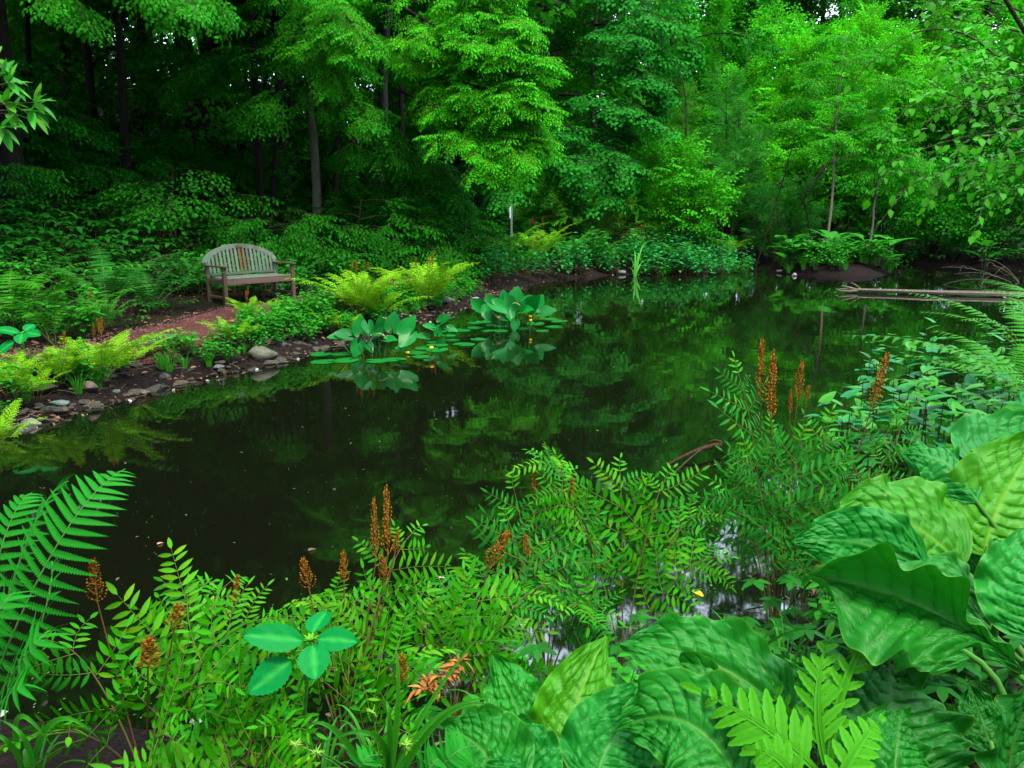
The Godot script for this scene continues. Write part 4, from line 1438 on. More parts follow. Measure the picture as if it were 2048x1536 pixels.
# ---------- low leafy herbs of the banks
func herb_mesh(kind: String) -> ArrayMesh:
	var b := MB.new()
	match kind:
		"jewelweed":
			for k in 9:
				var a := k * 2.4
				var tip := Vector3(cos(a) * rr(0.06, 0.17), rr(0.16, 0.34), sin(a) * rr(0.06, 0.17))
				var line := curve(Vector3(cos(a), 0, sin(a)) * 0.02, tip * Vector3(0.4, 0.7, 0.4), tip, 4)
				tube(b, line, 0.003, 0.0015, 3, Color(0.05, 0.13, 0.03))
				for j in 7:
					var t := 0.4 + 0.1 * j
					var g := a + j * 2.4
					leaf(b, frame(along(line, t), Vector3(cos(g), rr(-0.25, 0.25), sin(g)), Vector3(rr(-0.3, 0.3), 1, rr(-0.3, 0.3))), rr(0.055, 0.09), rr(0.032, 0.045), 3, 0.75, 0.18, 0.15, Color(0.0224, 0.2, 0.0112) * rr(0.75, 1.25))
		"teal":
			for k in 8:
				var a := k * 2.4
				var tip := Vector3(cos(a) * rr(0.08, 0.22), rr(0.3, 0.62), sin(a) * rr(0.08, 0.22))
				var line := curve(Vector3(cos(a), 0, sin(a)) * 0.1, tip * Vector3(0.8, 0.5, 0.8), tip, 4)
				tube(b, line, 0.004, 0.002, 3, Color(0.07, 0.045, 0.02))
				for j in 8:
					var t := 0.42 + 0.58 * j / 7.0
					var g := a + j * 2.4
					leaf(b, frame(along(line, t), Vector3(cos(g), rr(-0.4, 0.3), sin(g)), Vector3(rr(-0.3, 0.3), 1, rr(-0.3, 0.3))), rr(0.08, 0.13), rr(0.045, 0.06), 3, 0.7, 0.2, 0.15, Color(0.0162, 0.207, 0.0378) * rr(0.7, 1.25))
		"broad":
			for k in 9:
				var a := k * 2.4
				var x := Vector3(cos(a), 0, sin(a))
				var root := x * 0.03
				var h := rr(0.12, 0.34)
				var p := x * rr(0.04, 0.12) + Vector3(0, h, 0)
				tube(b, curve(root, root + Vector3(0, h * 0.6, 0), p, 3), 0.004, 0.003, 3, Color(0.04, 0.12, 0.03))
				leaf(b, frame(p, x + Vector3(0, rr(0.1, 0.9), 0), Vector3.UP), rr(0.16, 0.27), rr(0.09, 0.14), 4, 0.72, 0.2, 0.3, Color(0.0224, 0.168, 0.0128) * rr(0.75, 1.25))
		"dim":
			for k in 14:
				var p := Vector3(rr(-0.3, 0.3), rr(0.08, 0.3), rr(-0.3, 0.3))
				tube(b, curve(Vector3(p.x * 0.5, 0, p.z * 0.5), Vector3(p.x * 0.6, p.y * 0.7, p.z * 0.6), p, 3), 0.003, 0.0015, 3, Color(0.04, 0.08, 0.02))
				for j in 5:
					var g := j * 1.26 + k
					leaf(b, frame(p, Vector3(cos(g), rr(-0.35, 0.1), sin(g)), Vector3.UP), rr(0.06, 0.1), rr(0.035, 0.05), 3, 0.75, 0.15, 0.2, Color(0.0104, 0.1, 0.0088) * rr(0.7, 1.3))  # dark leaf green with the slope's shade painted in
		"grass":
			for k in 34:
				var a := k * 2.4
				var x := Vector3(cos(a), 0, sin(a))
				blade(b, curve(x * 0.03, x * rr(0.03, 0.08) + Vector3(0, rr(0.1, 0.22), 0), x * rr(0.08, 0.2) + Vector3(0, rr(0.1, 0.24), 0), 4), 0.005, Color(0.024, 0.176, 0.0096) * rr(0.7, 1.3))
	return b.mesh(M.leaf)

func blade(b: MB, line: PackedVector3Array, w: float, col: Color, up := Vector3.UP) -> void:
	var n := line.size() - 1
	var first := b.v.size()
	for k in n + 1:
		var t := k / float(n)
		var dir := heading(line, t)
		var side := dir.cross(up)
		side = side.normalized() if side.length() > 0.05 else Vector3(1, 0, 0)
		var nrm := side.cross(dir)
		var ww := w * 0.5 * (0.75 + 0.25 * sin(PI * minf(1.0, t * 1.5))) * (1.0 - pow(t, 4.0)) + 0.0002
		b.pt(line[k] - side * ww + nrm * ww * 0.35, col)
		b.pt(line[k], col * 0.8)
		b.pt(line[k] + side * ww + nrm * ww * 0.35, col)
		if k:
			var q := first + k * 3
			b.quad(q - 3, q - 2, q + 1, q)
			b.quad(q - 2, q - 1, q + 2, q + 1)

func herb(kind: String, at: Vector3, size: float, label: String, group: String) -> void:
	var list: Array = S.herb[kind]
	var called: String = {"jewelweed": "jewelweed_clump", "teal": "marsh_herb", "broad": "broad_leaf_herb", "dim": "woodland_herb", "grass": "grass_tuft"}[kind]
	solo(called, list[rng.randi() % list.size()], label, "plant" if kind != "grass" else "grass", Transform3D(Basis(Vector3.UP, rr(0, TAU)).scaled(Vector3(size, size * rr(0.85, 1.15), size)), at), group)

func build_banks() -> void:
	S.herb = {}
	for kind in ["jewelweed", "teal", "broad", "dim", "grass"]:
		S.herb[kind] = []
		for k in 3:
			S.herb[kind].push_back(herb_mesh(kind))
	# golden royal ferns of the left bank
	far_fern("royal_fern", "golden green royal fern clump with rusty tassels, between the bench and the near lily clump", on_ground(722, 634), "frond_gold", 22, 0.95, "", 0.95, 6)
	far_fern("royal_fern", "low golden royal fern spilling to the water behind the near lily clump", on_ground(752, 642), "frond_gold", 14, 0.66, "", 1.25, 0)
	far_fern("royal_fern", "golden green royal fern clump with rusty tassels at the path's far bend", on_ground(855, 612), "frond_gold", 20, 1.0, "", 1.0, 5)
	far_fern("royal_fern", "bright yellow green fern overhanging the water at the left, with thin brown tassels", on_ground(205, 770), "frond_gold", 15, 0.62, "", 1.1, 3)
	far_fern("royal_fern", "bright yellow green fern left of the one with thin brown tassels", on_ground(120, 772), "frond_gold", 10, 0.5, "", 1.0, 1)
	far_fern("royal_fern", "bright fern beside the path at the left edge of the picture", on_ground(20, 790), "frond_gold", 10, 0.5, "", 1.0, 0)
	far_fern("royal_fern", "bright fern drooping to the water at the left edge, next to the leftmost pale stone", on_ground(-5, 880), "frond_gold", 9, 0.42, "", 1.1, 0)
	far_fern("royal_fern", "small fern with a rusty tassel growing against the bench's front leg", on_ground(500, 640), "frond_gold", 9, 0.42, "", 1.0, 2)
	far_fern("royal_fern", "small fern before the bench, right of the one with a rusty tassel", on_ground(560, 640), "frond_gold", 9, 0.4, "", 1.0, 0)
	far_fern("royal_fern", "green royal fern with one rusty tassel across the path, left of the bench", on_ground(200, 664), "frond_royal_far", 12, 0.55, "", 1.1, 1)
	# dark ferns behind the path
	far_fern("lady_fern", "large fern with long flat fronds at the left edge, behind the path", on_ground(30, 668), "frond_lady", 11, 1.25, "", 1.2)
	far_fern("lady_fern", "large fern right of the one at the left edge, fronds lying out over the path", on_ground(110, 690), "frond_lady", 9, 0.9, "", 1.3)
	far_fern("lady_fern", "dim tall fern on the slope left of the bench", on_ground(215, 640), "frond_dim", 11, 1.3, "", 1.0)
	far_fern("lady_fern", "dim fern between the left ferns and the bench", on_ground(300, 628), "frond_dim", 10, 0.95, "", 1.1)
	far_fern("lady_fern", "dim fern at the foot of the slender grey trunk", on_ground(640, 560), "frond_dim", 10, 1.1, "", 1.0)
	far_fern("lady_fern", "dim fern behind the bench's right arm", on_ground(585, 575), "frond_dim", 9, 0.9, "", 1.0)
	far_fern("lady_fern", "dim fern close behind the left of the bench", on_ground(385, 575), "frond_dim", 9, 0.8, "", 1.0)
	# ferns of the far bank
	for q in [[1010, 538, 1.6, "frond_lady", 0, "upright fern at the sign post's foot"], [1075, 532, 1.5, "frond_gold", 5, "golden fern with rusty tassels right of the sign post"], [1050, 540, 0.9, "frond_lady", 0, "smaller fern between the sign post and the golden fern"], [1130, 532, 1.45, "frond_lady", 0, "fern with long fronds right of the golden fern"], [1195, 530, 1.4, "frond_lady", 0, "fern in front of the olive green shrub"], [1225, 536, 1.0, "frond_lady", 0, "lower fern at the right of the marsh herbs"], [1355, 532, 1.1, "frond_lady", 0, "fern left of the tall pale angular stone"], [1375, 520, 1.1, "frond_lady", 0, "upright fern behind the tall pale angular stone"], [1450, 520, 1.0, "frond_gold", 0, "yellowish fern right of the tall pale angular stone"], [985, 520, 1.1, "frond_dim", 0, "dim fern left of the sign post"]]:
		far_fern("lady_fern" if q[4] == 0 else "royal_fern", q[5], on_ground(q[0], q[1]), q[3], 11, q[2], "", 0.8, q[4])
	# small bright ferns among the herbs of the left bank
	for q in [[612, 640, "small yellow green fern just left of the left golden fern clump"], [655, 660, "small yellow green fern by the water under the left golden fern clump"], [70, 800, "small yellow green fern behind the leftmost pale stone"], [260, 735, "small yellow green fern just below the old timbers"], [470, 690, "small yellow green fern above the large mossy stone"], [690, 668, "low yellow green fern between the dark mossy stone and the nearer lilies"]]:
		far_fern("royal_fern", q[2], on_ground(q[0], q[1]), "frond_gold", 8, rr(0.34, 0.46), "", 1.1)
	# herbs: left bank between path and water
	var bank_marks := [[20, 800, "at the left edge of the picture"], [200, 760, "by the bright fern with thin brown tassels"], [340, 700, "by the old timbers"], [470, 680, "above the large mossy stone"], [560, 650, "before the bench"], [700, 650, "by the left golden fern clump"], [860, 615, "by the right golden fern clump"], [950, 585, "near the grey stone at the far lilies"]]
	var slope_marks := [[20, 660, "by the large ferns at the left edge"], [150, 600, "on the leaf litter slope"], [280, 620, "left of the bench"], [420, 560, "close behind the bench"], [560, 560, "right of the bench"], [640, 540, "at the foot of the slender grey trunk"], [300, 520, "up the slope under the joined trunks"], [760, 560, "behind the left golden fern clump"], [860, 540, "behind the right golden fern clump"], [950, 520, "left of the sign post"], [60, 520, "far up the slope at the left"]]
	var marsh_marks := [[965, 575, "at the left end of the stand"], [1020, 555, "below the sign post"], [1090, 550, "below the golden fern with rusty tassels"], [1160, 548, "in the middle of the stand"], [1225, 545, "near the tall grass tuft"], [1300, 540, "right of the tall grass tuft"], [1400, 535, "beside the tall pale angular stone"], [1480, 528, "towards the inlet"]]
	var island_marks := [[1570, 530, "at its left end, above the two stones"], [1620, 520, "left of the taller sapling"], [1655, 515, "at the taller sapling's foot"], [1695, 520, "between the two saplings"], [1735, 515, "at the shorter sapling's foot"], [1765, 530, "at its right end"]]
	var right_marks := [[1800, 525, "nearest the island"], [1880, 520, "above the middle of the trunk"], [1960, 520, "beneath the overhanging branches"], [2060, 520, "at the right edge"]]
	var far_marks := [[980, 510, "left of the sign post"], [1100, 500, "behind the golden fern"], [1200, 500, "under the olive green shrub"], [1300, 500, "between the olive and the yellow green shrub"], [1380, 500, "under the yellow green shrub"], [1470, 495, "under the tall willowy shrub"], [1550, 490, "behind the inlet"]]
	var n := 0
	var tries := 0
	while n < 330 and tries < 9000:
		tries += 1
		var p := Vector3(rr(-6.2, -0.4), 0, rr(-16.5, -5.2))
		var d := from_shore(p.x, p.z)
		var g := path_gap(p.x, p.z)
		if d < 0.22 or d > 2.8 or g < 0.5 or p.x < path_at(p.z):
			continue
		p.y = ground_y(p.x, p.z)
		var kind := "jewelweed" if rng.randf() < 0.82 else "grass"
		herb(kind, p, rr(0.75, 1.35) * (0.75 if d < 0.5 or g < 0.9 else 1.0), ("soft bright green herb" if kind == "jewelweed" else "short grass tuft") + " on the bank " + by_mark(p, bank_marks), "herbs between path and water")
		n += 1
	# across the path and up the slope
	n = 0
	tries = 0
	while n < 300 and tries < 6000:
		tries += 1
		var p := Vector3(rr(-14, 1.0), 0, rr(-27, -8.5)) if n % 2 else Vector3(rr(-9.5, -3.0), 0, rr(-16.5, -8.5))
		var d := from_shore(p.x, p.z)
		if d < 1.2 or path_gap(p.x, p.z) < 0.6 or (p.x > path_at(p.z) and p.z > -17.0):
			continue
		if lumps.get_noise_2d(p.x * 14.0, p.z * 14.0) < -0.2 and d > 4.5:
			continue
		if Vector2(p.x - S.bench.x, p.z - S.bench.z).length() < 0.6:
			continue
		p.y = ground_y(p.x, p.z)
		var close := d < 4.5
		herb("jewelweed" if close and rng.randf() < 0.55 else "dim", p, rr(1.0, 1.8) if close else rr(1.2, 2.4), "dim leafy herb in the shade, " + by_mark(p, slope_marks), "herbs of the shaded slope")
		n += 1
	# marsh herbs of the far shore
	n = 0
	while n < 130:
		var f := rng.randf()
		var px := lerpf(955, 1500, f)
		var py := rr(536, 580) if px < 1010 else rr(528, lerpf(568, 548, smoothstep(1010.0, 1240.0, px)))
		var p := on_level(px, py, 0.05)
		p.y = maxf(ground_y(p.x, p.z), -0.1)
		var teal := rng.randf() < 0.8
		herb("teal" if teal else "jewelweed", p, rr(1.1, 1.6) * (1.0 if px < 1250 else 1.1), ("teal leaved herb" if teal else "soft green herb") + " of the far shore, " + by_mark(p, marsh_marks), "marsh herbs of the far shore")
		n += 1
	# broad leaved plants on the far bank
	for q in [[930, 556, "dark green broad leaved clump at the water, right of the right golden fern clump"], [948, 552, "dark green broad leaved clump close to the left end of the marsh herbs"], [1420, 516, "broad leaved plant behind the tall pale angular stone"], [1470, 516, "broad leaved plant with yellowing leaves, left of the inlet"], [1505, 505, "broad leaved plant drooping over the inlet left of the island"]]:
		herb("broad", on_ground(q[0], q[1]), 2.0 if q[0] < 1000 else 2.4, q[2], "")
	# the island's own plants
	n = 0
	while n < 60:
		var p := Vector3(9.35 + rr(-1.7, 1.75), 0, -23.15 + rr(-0.95, 0.85))
		p.y = ground_y(p.x, p.z)
		if p.y < 0.1 or p.z > -21.85:
			continue
		var kind := ["jewelweed", "jewelweed", "broad", "grass", "teal"][rng.randi() % 5] as String
		herb(kind, p, rr(1.5, 2.5) if kind != "teal" else rr(1.0, 1.35), {"jewelweed": "soft leafy herb", "broad": "broad leaved plant", "grass": "grass tuft", "teal": "teal leaved herb"}[kind] + " on the low island, " + by_mark(p, island_marks), "plants of the island")
		n += 1
	n = 0
	while n < 30:
		var p := Vector3(9.35 + rr(-1.9, 1.9), 0, -22.6 + rr(-0.6, 1.1))
		p.y = ground_y(p.x, p.z)
		if p.y < 0.03:
			continue
		var grass := rng.randf() < 0.4
		herb("grass" if grass else "jewelweed", p, rr(0.9, 1.6), ("grass tuft" if grass else "soft leafy herb") + " on the low island, " + by_mark(p, island_marks), "plants of the island")
		n += 1
	# right far bank, shaded
	n = 0
	while n < 100:
		var p := Vector3(rr(11.5, 22), 0, rr(-33, -22))
		var d := from_shore(p.x, p.z)
		if d < 0.12 or d > 4.0:
			continue
		p.y = ground_y(p.x, p.z)
		var wide := rng.randf() < 0.55
		herb("broad" if wide else "dim", p, rr(1.4, 2.6), ("broad leaved plant" if wide else "shaded leafy herb") + " on the bank behind the fallen trunk, " + by_mark(p, right_marks), "plants behind the fallen trunk")
		n += 1
	# far bank behind the marsh
	n = 0
	while n < 60:
		var p := stand(rr(960, 1560), rr(24.5, 32))
		if from_shore(p.x, p.z) < 0.8:
			continue
		var soft := rng.randf() < 0.5
		herb("jewelweed" if soft else "dim", p, rr(1.8, 2.8), ("soft green" if soft else "dim leafy") + " undergrowth plant on the far bank, " + by_mark(p, far_marks), "undergrowth of the far bank")
		n += 1
	# the tall grass tuft standing in the far water
	var at := on_level(1272, 553, 0.0)
	var o := thing("water_grass", "tuft of tall arching grass standing in the water at the far shore", "grass", at)
	for q in [[1290, 487], [1278, 505], [1262, 520], [1290, 520], [1258, 535], [1283, 530], [1268, 500]]:
		var b := MB.new()
		var tip := measured(q[0], q[1], at.distance_to(EYE) * 0.99) - at
		blade(b, curve(Vector3(rr(-0.05, 0.05), -0.1, 0), Vector3(tip.x * 0.2, tip.y * 0.9, 0), tip, 7), 0.04, Color(0.05, 0.26, 0.02), Vector3(0, 0.2, 1))
		part("blade", b.mesh(M.grass), o)
	litter()

func path_at(z: float) -> float:
	var line: Array = S.path
	for k in line.size() - 1:
		if (line[k].y - z) * (line[k + 1].y - z) <= 0.0:
			return lerpf(line[k].x, line[k + 1].x, (z - line[k].y) / (line[k + 1].y - line[k].y + 1e-6))
	return -4.0

func litter() -> void:
	# fallen leaves, muddy scraps, gravel and floating bits: nobody could count them
	var lf := MB.new()
	leaf(lf, Transform3D(Basis(), Vector3(-0.05, 0, 0)), 0.1, 0.055, 3, 0.8, 0.35, 0.2, Color.WHITE)
	var lm := lf.mesh(M.litter)
	var xfs := []
	var cols := []
	for k in 14000:
		var p := Vector3(rr(-19, 3), 0, rr(-36, -5))
		if k < 5000:
			p = Vector3(rr(-8, 1.0), 0, rr(-19, -5))
		var d := from_shore(p.x, p.z)
		if d < 0.0 or (d > 1.0 and path_gap(p.x, p.z) < 0.5 and rng.randf() < 0.93):
			continue
		p.y = ground_y(p.x, p.z) + 0.012 + (0.03 if path_gap(p.x, p.z) < 0.5 else 0.0)
		xfs.push_back(frame(p, Vector3(rr(-1, 1), rr(-0.2, 0.2), rr(-1, 1)), Vector3(rr(-0.5, 0.5), 1, rr(-0.5, 0.5)), rr(0.35, 0.85)))
		var t := rng.randf()
		cols.push_back(Color(0.16, 0.085, 0.04).lerp(Color(0.05, 0.03, 0.02), t) * rr(0.6, 1.3))
	var o := scatter("fallen_leaves", lm, xfs, cols, self)
	o.set_meta("kind", "stuff")
	tag(o, "dead brown leaves strewn over the shaded slope and the left bank", "leaf litter")
	xfs = []
	cols = []
	for k in 9000:
		var p := Vector3.ZERO
		var r := rng.randf()
		if r < 0.4:
			p = Vector3(rr(-5.5, 0.5), 0, rr(-17, -5))
		elif r < 0.75:
			p = Vector3(rr(-3, 6.5), 0, rr(-8, -1.6))
		else:
			p = Vector3(rr(0, 18), 0, rr(-30, -18))
		var d := from_shore(p.x, p.z)
		if d < -0.15 or d > 0.9:
			continue
		p.y = maxf(ground_y(p.x, p.z), 0.0) + 0.006
		xfs.push_back(frame(p, Vector3(rr(-1, 1), rr(-0.4, 0.4), rr(-1, 1)), Vector3(rr(-0.8, 0.8), 1, rr(-0.8, 0.8)), rr(0.2, 0.7)))
		var t := rng.randf()
		cols.push_back((Color(0.03, 0.024, 0.018) if t < 0.6 else Color(0.14, 0.08, 0.05) if t < 0.9 else Color(0.2, 0.2, 0.18)) * rr(0.6, 1.4))
	o = scatter("bank_scraps", lm, xfs, cols, self)
	o.set_meta("kind", "stuff")
	tag(o, "rotting scraps of leaf and bark along the muddy water's edge", "leaf litter")
	var sk := MB.new()
	tube(sk, stem_line(Vector3(-0.13, 0, 0), Vector3(0.13, 0.01, 0), 5, 0.05), 0.005, 0.0025, 4, Color.WHITE)
	var skm := sk.mesh(M.litter)
	xfs = []
	cols = []
	for k in 2600:
		var p := Vector3(rr(-5.5, 0.8), 0, rr(-18, -5))
		if k > 1500:
			p = Vector3(rr(1.0, 7.0), 0, rr(-9, -2.5))
		var d := from_shore(p.x, p.z)
		if d < -0.12 or d > 0.8:
			continue
		p.y = maxf(ground_y(p.x, p.z), 0.0) + 0.012
		xfs.push_back(frame(p, Vector3(rr(-1, 1), rr(-0.3, 0.3), rr(-1, 1)), Vector3.UP, rr(0.35, 1.3)))
		cols.push_back(Color(0.06, 0.042, 0.03) * rr(0.4, 1.8))
	o = scatter("bank_sticks", skm, xfs, cols, self)
	o.set_meta("kind", "stuff")
	tag(o, "broken twigs and roots littering the muddy water's edge", "twigs")
	# floating specks
	xfs = []
	cols = []
	for k in 3000:
		var p := Vector3(rr(-5, 14), 0.004, rr(-27, -2.4))
		if k < 1700:
			p = Vector3(rr(-4.5, 3), 0.004, rr(-9, -2.4))
		elif k < 3300:
			p = Vector3(rr(1.2, 6.0), 0.004, rr(-8.5, -3.0))
		var d := from_shore(p.x, p.z)
		if d > -0.02 or ground_y(p.x, p.z) > 0.0:
			continue
		if k < 3300 and k >= 1700 and d < -rr(0.1, 1.8):
			continue
		if d > -0.7 and rng.randf() < 0.5:
			# duckweed gathers at the margins
			for j in 7:
				var e := Vector3(rr(-0.12, 0.12), 0.0, rr(-0.1, 0.1))
				if from_shore(p.x + e.x, p.z + e.z) < -0.02:
					xfs.push_back(frame(p + e, Vector3(rr(-1, 1), 0, rr(-1, 1)), Vector3.UP, rr(0.06, 0.14)))
					cols.push_back(Color(0.05, 0.16, 0.015) * rr(0.4, 1.2))
		xfs.push_back(frame(p, Vector3(rr(-1, 1), 0, rr(-1, 1)), Vector3.UP, rr(0.04, 0.13) if rng.randf() < 0.96 else rr(0.2, 0.35)))
		var t := rng.randf()
		cols.push_back(Color(0.06, 0.055, 0.04) * rr(0.2, 1.1) if t < 0.8 else Color(0.04, 0.10, 0.02) if t < 0.95 else Color(0.16, 0.15, 0.13))
	o = scatter("floating_specks", lm, xfs, cols, self)
	o.set_meta("kind", "stuff")
	tag(o, "pale specks and petals floating on the dark water", "floating debris")
	# gravel crumbs on the path
	var cr := MB.new()
	cr.put(boulder(3.3, Vector3(0.012, 0.008, 0.01), Color.WHITE, Color.WHITE), Transform3D())
	var cm := MB.new()
	var id := []
	for e in [Vector3(1, 0, 0.2), Vector3(0.1, 0, 1), Vector3(-1, 0.1, 0), Vector3(0, 0, -1), Vector3(0, 0.8, 0)]:
		id.push_back(cm.pt(e * 0.014, Color.WHITE))
	for e in 4:
		cm.tri(id[(e + 1) % 4], id[e], id[4])
	var mesh := cm.mesh(M.litter, true)
	xfs = []
	cols = []
	var line: Array = S.path
	for k in 9000:
		var j := rng.randi() % (line.size() - 3)
		var q: Vector2 = line[j].lerp(line[j + 1], rng.randf()) + Vector2(rr(-0.5, 0.5), rr(-0.5, 0.5))
		xfs.push_back(Transform3D(Basis(Vector3.UP, rr(0, 6)).scaled(Vector3.ONE * rr(0.35, 0.9)), Vector3(q.x, ground_y(q.x, q.y) + 0.026, q.y)))
		cols.push_back(Color(0.12, 0.05, 0.045) * rr(0.4, 1.3))
	o = scatter("path_gravel", mesh, xfs, cols, self)
	o.set_meta("kind", "stuff")
	tag(o, "crumbled red gravel on the path", "gravel")

# ---------- the near bank
# a large quilted leaf along the curve base - mid - tip, its face towards n
func quilted_leaf(b: MB, p0: Vector3, pm: Vector3, p2: Vector3, n: Vector3, W: float, lift_l: float, lift_r: float, col: Color, rows := 92, cols := 60, relief := 1.0, ruffle := 1.0, seed_at := 0.0, round_at := 0.72, veins := 9.0, plump := 0.74) -> void:
	var p1 := pm * 2.0 - (p0 + p2) * 0.5
	var line := curve(p0, p1, p2, rows)
	var L := length_of(line)
	var first := b.v.size()
	for k in rows + 1:
		var t := k / float(rows)
		var dir := heading(line, t)
		var side := dir.cross(n).normalized()
		var nrm := side.cross(dir).normalized()
		var w := W * 0.5 * pow(maxf(sin(PI * pow(t, round_at)), 0.0), plump)
		w *= 1.0 - 0.25 * smoothstep(0.86, 1.0, t)
		w = maxf(w, 0.004 * (1.0 - t))
		w *= 1.0 + 0.05 * lumps.get_noise_2d(t * 120.0, seed_at * 300.0)
		for j in cols + 1:
			var u := (j / float(cols)) * 2.0 - 1.0
			var au := absf(u)
			var ang := (lift_l if u < 0.0 else lift_r)
			# bend the half leaf gradually away from the midrib
			var bend := ang * (0.55 + 0.45 * au)
			var out := side * signf(u) * cos(bend) + nrm * sin(bend)
			var q := line[k] + out * w * au
			# side veins leave the midrib and sweep forward to the edge
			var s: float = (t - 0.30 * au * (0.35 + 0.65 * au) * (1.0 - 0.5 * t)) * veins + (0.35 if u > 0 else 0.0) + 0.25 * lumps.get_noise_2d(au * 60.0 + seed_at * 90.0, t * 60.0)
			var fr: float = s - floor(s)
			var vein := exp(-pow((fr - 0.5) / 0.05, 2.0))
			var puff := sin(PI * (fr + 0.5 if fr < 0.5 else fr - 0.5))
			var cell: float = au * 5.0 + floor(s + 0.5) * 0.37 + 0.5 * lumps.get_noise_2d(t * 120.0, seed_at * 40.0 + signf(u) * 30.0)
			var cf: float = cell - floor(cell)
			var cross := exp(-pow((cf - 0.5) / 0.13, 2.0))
			var inner := (1.0 - pow(au, 6.0)) * smoothstep(0.0, 0.15, au) * smoothstep(0.0, 0.1, t) * smoothstep(1.0, 0.9, t)
			var h := (0.0024 * puff - 0.0055 * vein - 0.0026 * cross * puff) * inner * relief * minf(1.6, W / 0.22)
			h -= 0.006 * exp(-pow(au / 0.05, 2.0)) * (1.0 - t) * relief
			h += 0.016 * relief * lumps.get_noise_2d(t * 70.0 + seed_at * 500.0, u * 50.0) * inner + 0.005 * relief * bumps.get_noise_2d(t * 400.0 + seed_at * 900.0, u * 260.0) * inner
			var ruff := ruffle * 0.13 * W * pow(au, 3.0) * (sin(t * 19.0 + seed_at * 40.0 + u) * 0.55 + sin(t * 41.0 + seed_at * 13.0 + u * 3.0) * 0.35) * smoothstep(0.05, 0.3, t)
			q += nrm * (h + ruff)
			var rib := exp(-pow(au / 0.035, 2.0)) * (1.0 - 0.6 * t)
			var tone := 0.96 + 0.16 * bumps.get_noise_2d(t * 80.0 + seed_at * 700.0, u * 50.0) + 0.08 * puff * inner
			var c := col * tone * (1.0 - (0.2 * vein + 0.12 * cross) * inner)  # vein grooves darkened: their shade is painted into the leaf colour
			c = c.lerp(Color(col.r * 2.2 + 0.04, col.g * 1.35, col.b * 1.6 + 0.01), clampf(rib * 0.8, 0.0, 1.0))
			c = c.lerp(Color(0.25, 0.2, 0.06), 0.7 * smoothstep(0.66, 0.72, bumps.get_noise_2d(t * 260.0 + seed_at * 300.0, u * 150.0 - seed_at * 170.0)))
			c = c.lerp(Color(0.14, 0.3, 0.02), 0.35 * smoothstep(0.96, 1.0, au))
			b.pt(q, c)
	for k in rows:
		for j in cols:
			var a := first + k * (cols + 1) + j
			b.quad(a, a + 1, a + cols + 2, a + cols + 1)

func skunk_cabbage(label: String, root: Vector3, leaves: Array) -> void:
	var o := thing("skunk_cabbage", label, "plant", root)
	var k := 0
	for q in leaves:
		var b := MB.new()
		var p0 := measured(q[0][0], q[0][1], q[0][2]) - root
		var pm := measured(q[1][0], q[1][1], q[1][2]) - root
		var p2 := measured(q[2][0], q[2][1], q[2][2]) - root
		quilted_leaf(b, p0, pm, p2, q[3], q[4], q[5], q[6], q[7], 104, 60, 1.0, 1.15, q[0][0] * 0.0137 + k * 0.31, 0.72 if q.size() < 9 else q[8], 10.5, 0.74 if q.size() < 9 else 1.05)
		var into := (pm - p0).normalized()
		var ctrl := p0 - into * maxf(0.06, p0.length() * 0.4)
		ctrl.y = maxf(ctrl.y, 0.0)
		tube(b, curve(Vector3(p0.x * 0.12, -0.06, p0.z * 0.12), ctrl, p0 + into * 0.03, 8), 0.013, 0.0065, 7, Color(0.05, 0.17, 0.02))
		part("leaf", b.mesh(M.big_leaf), o)
		k += 1

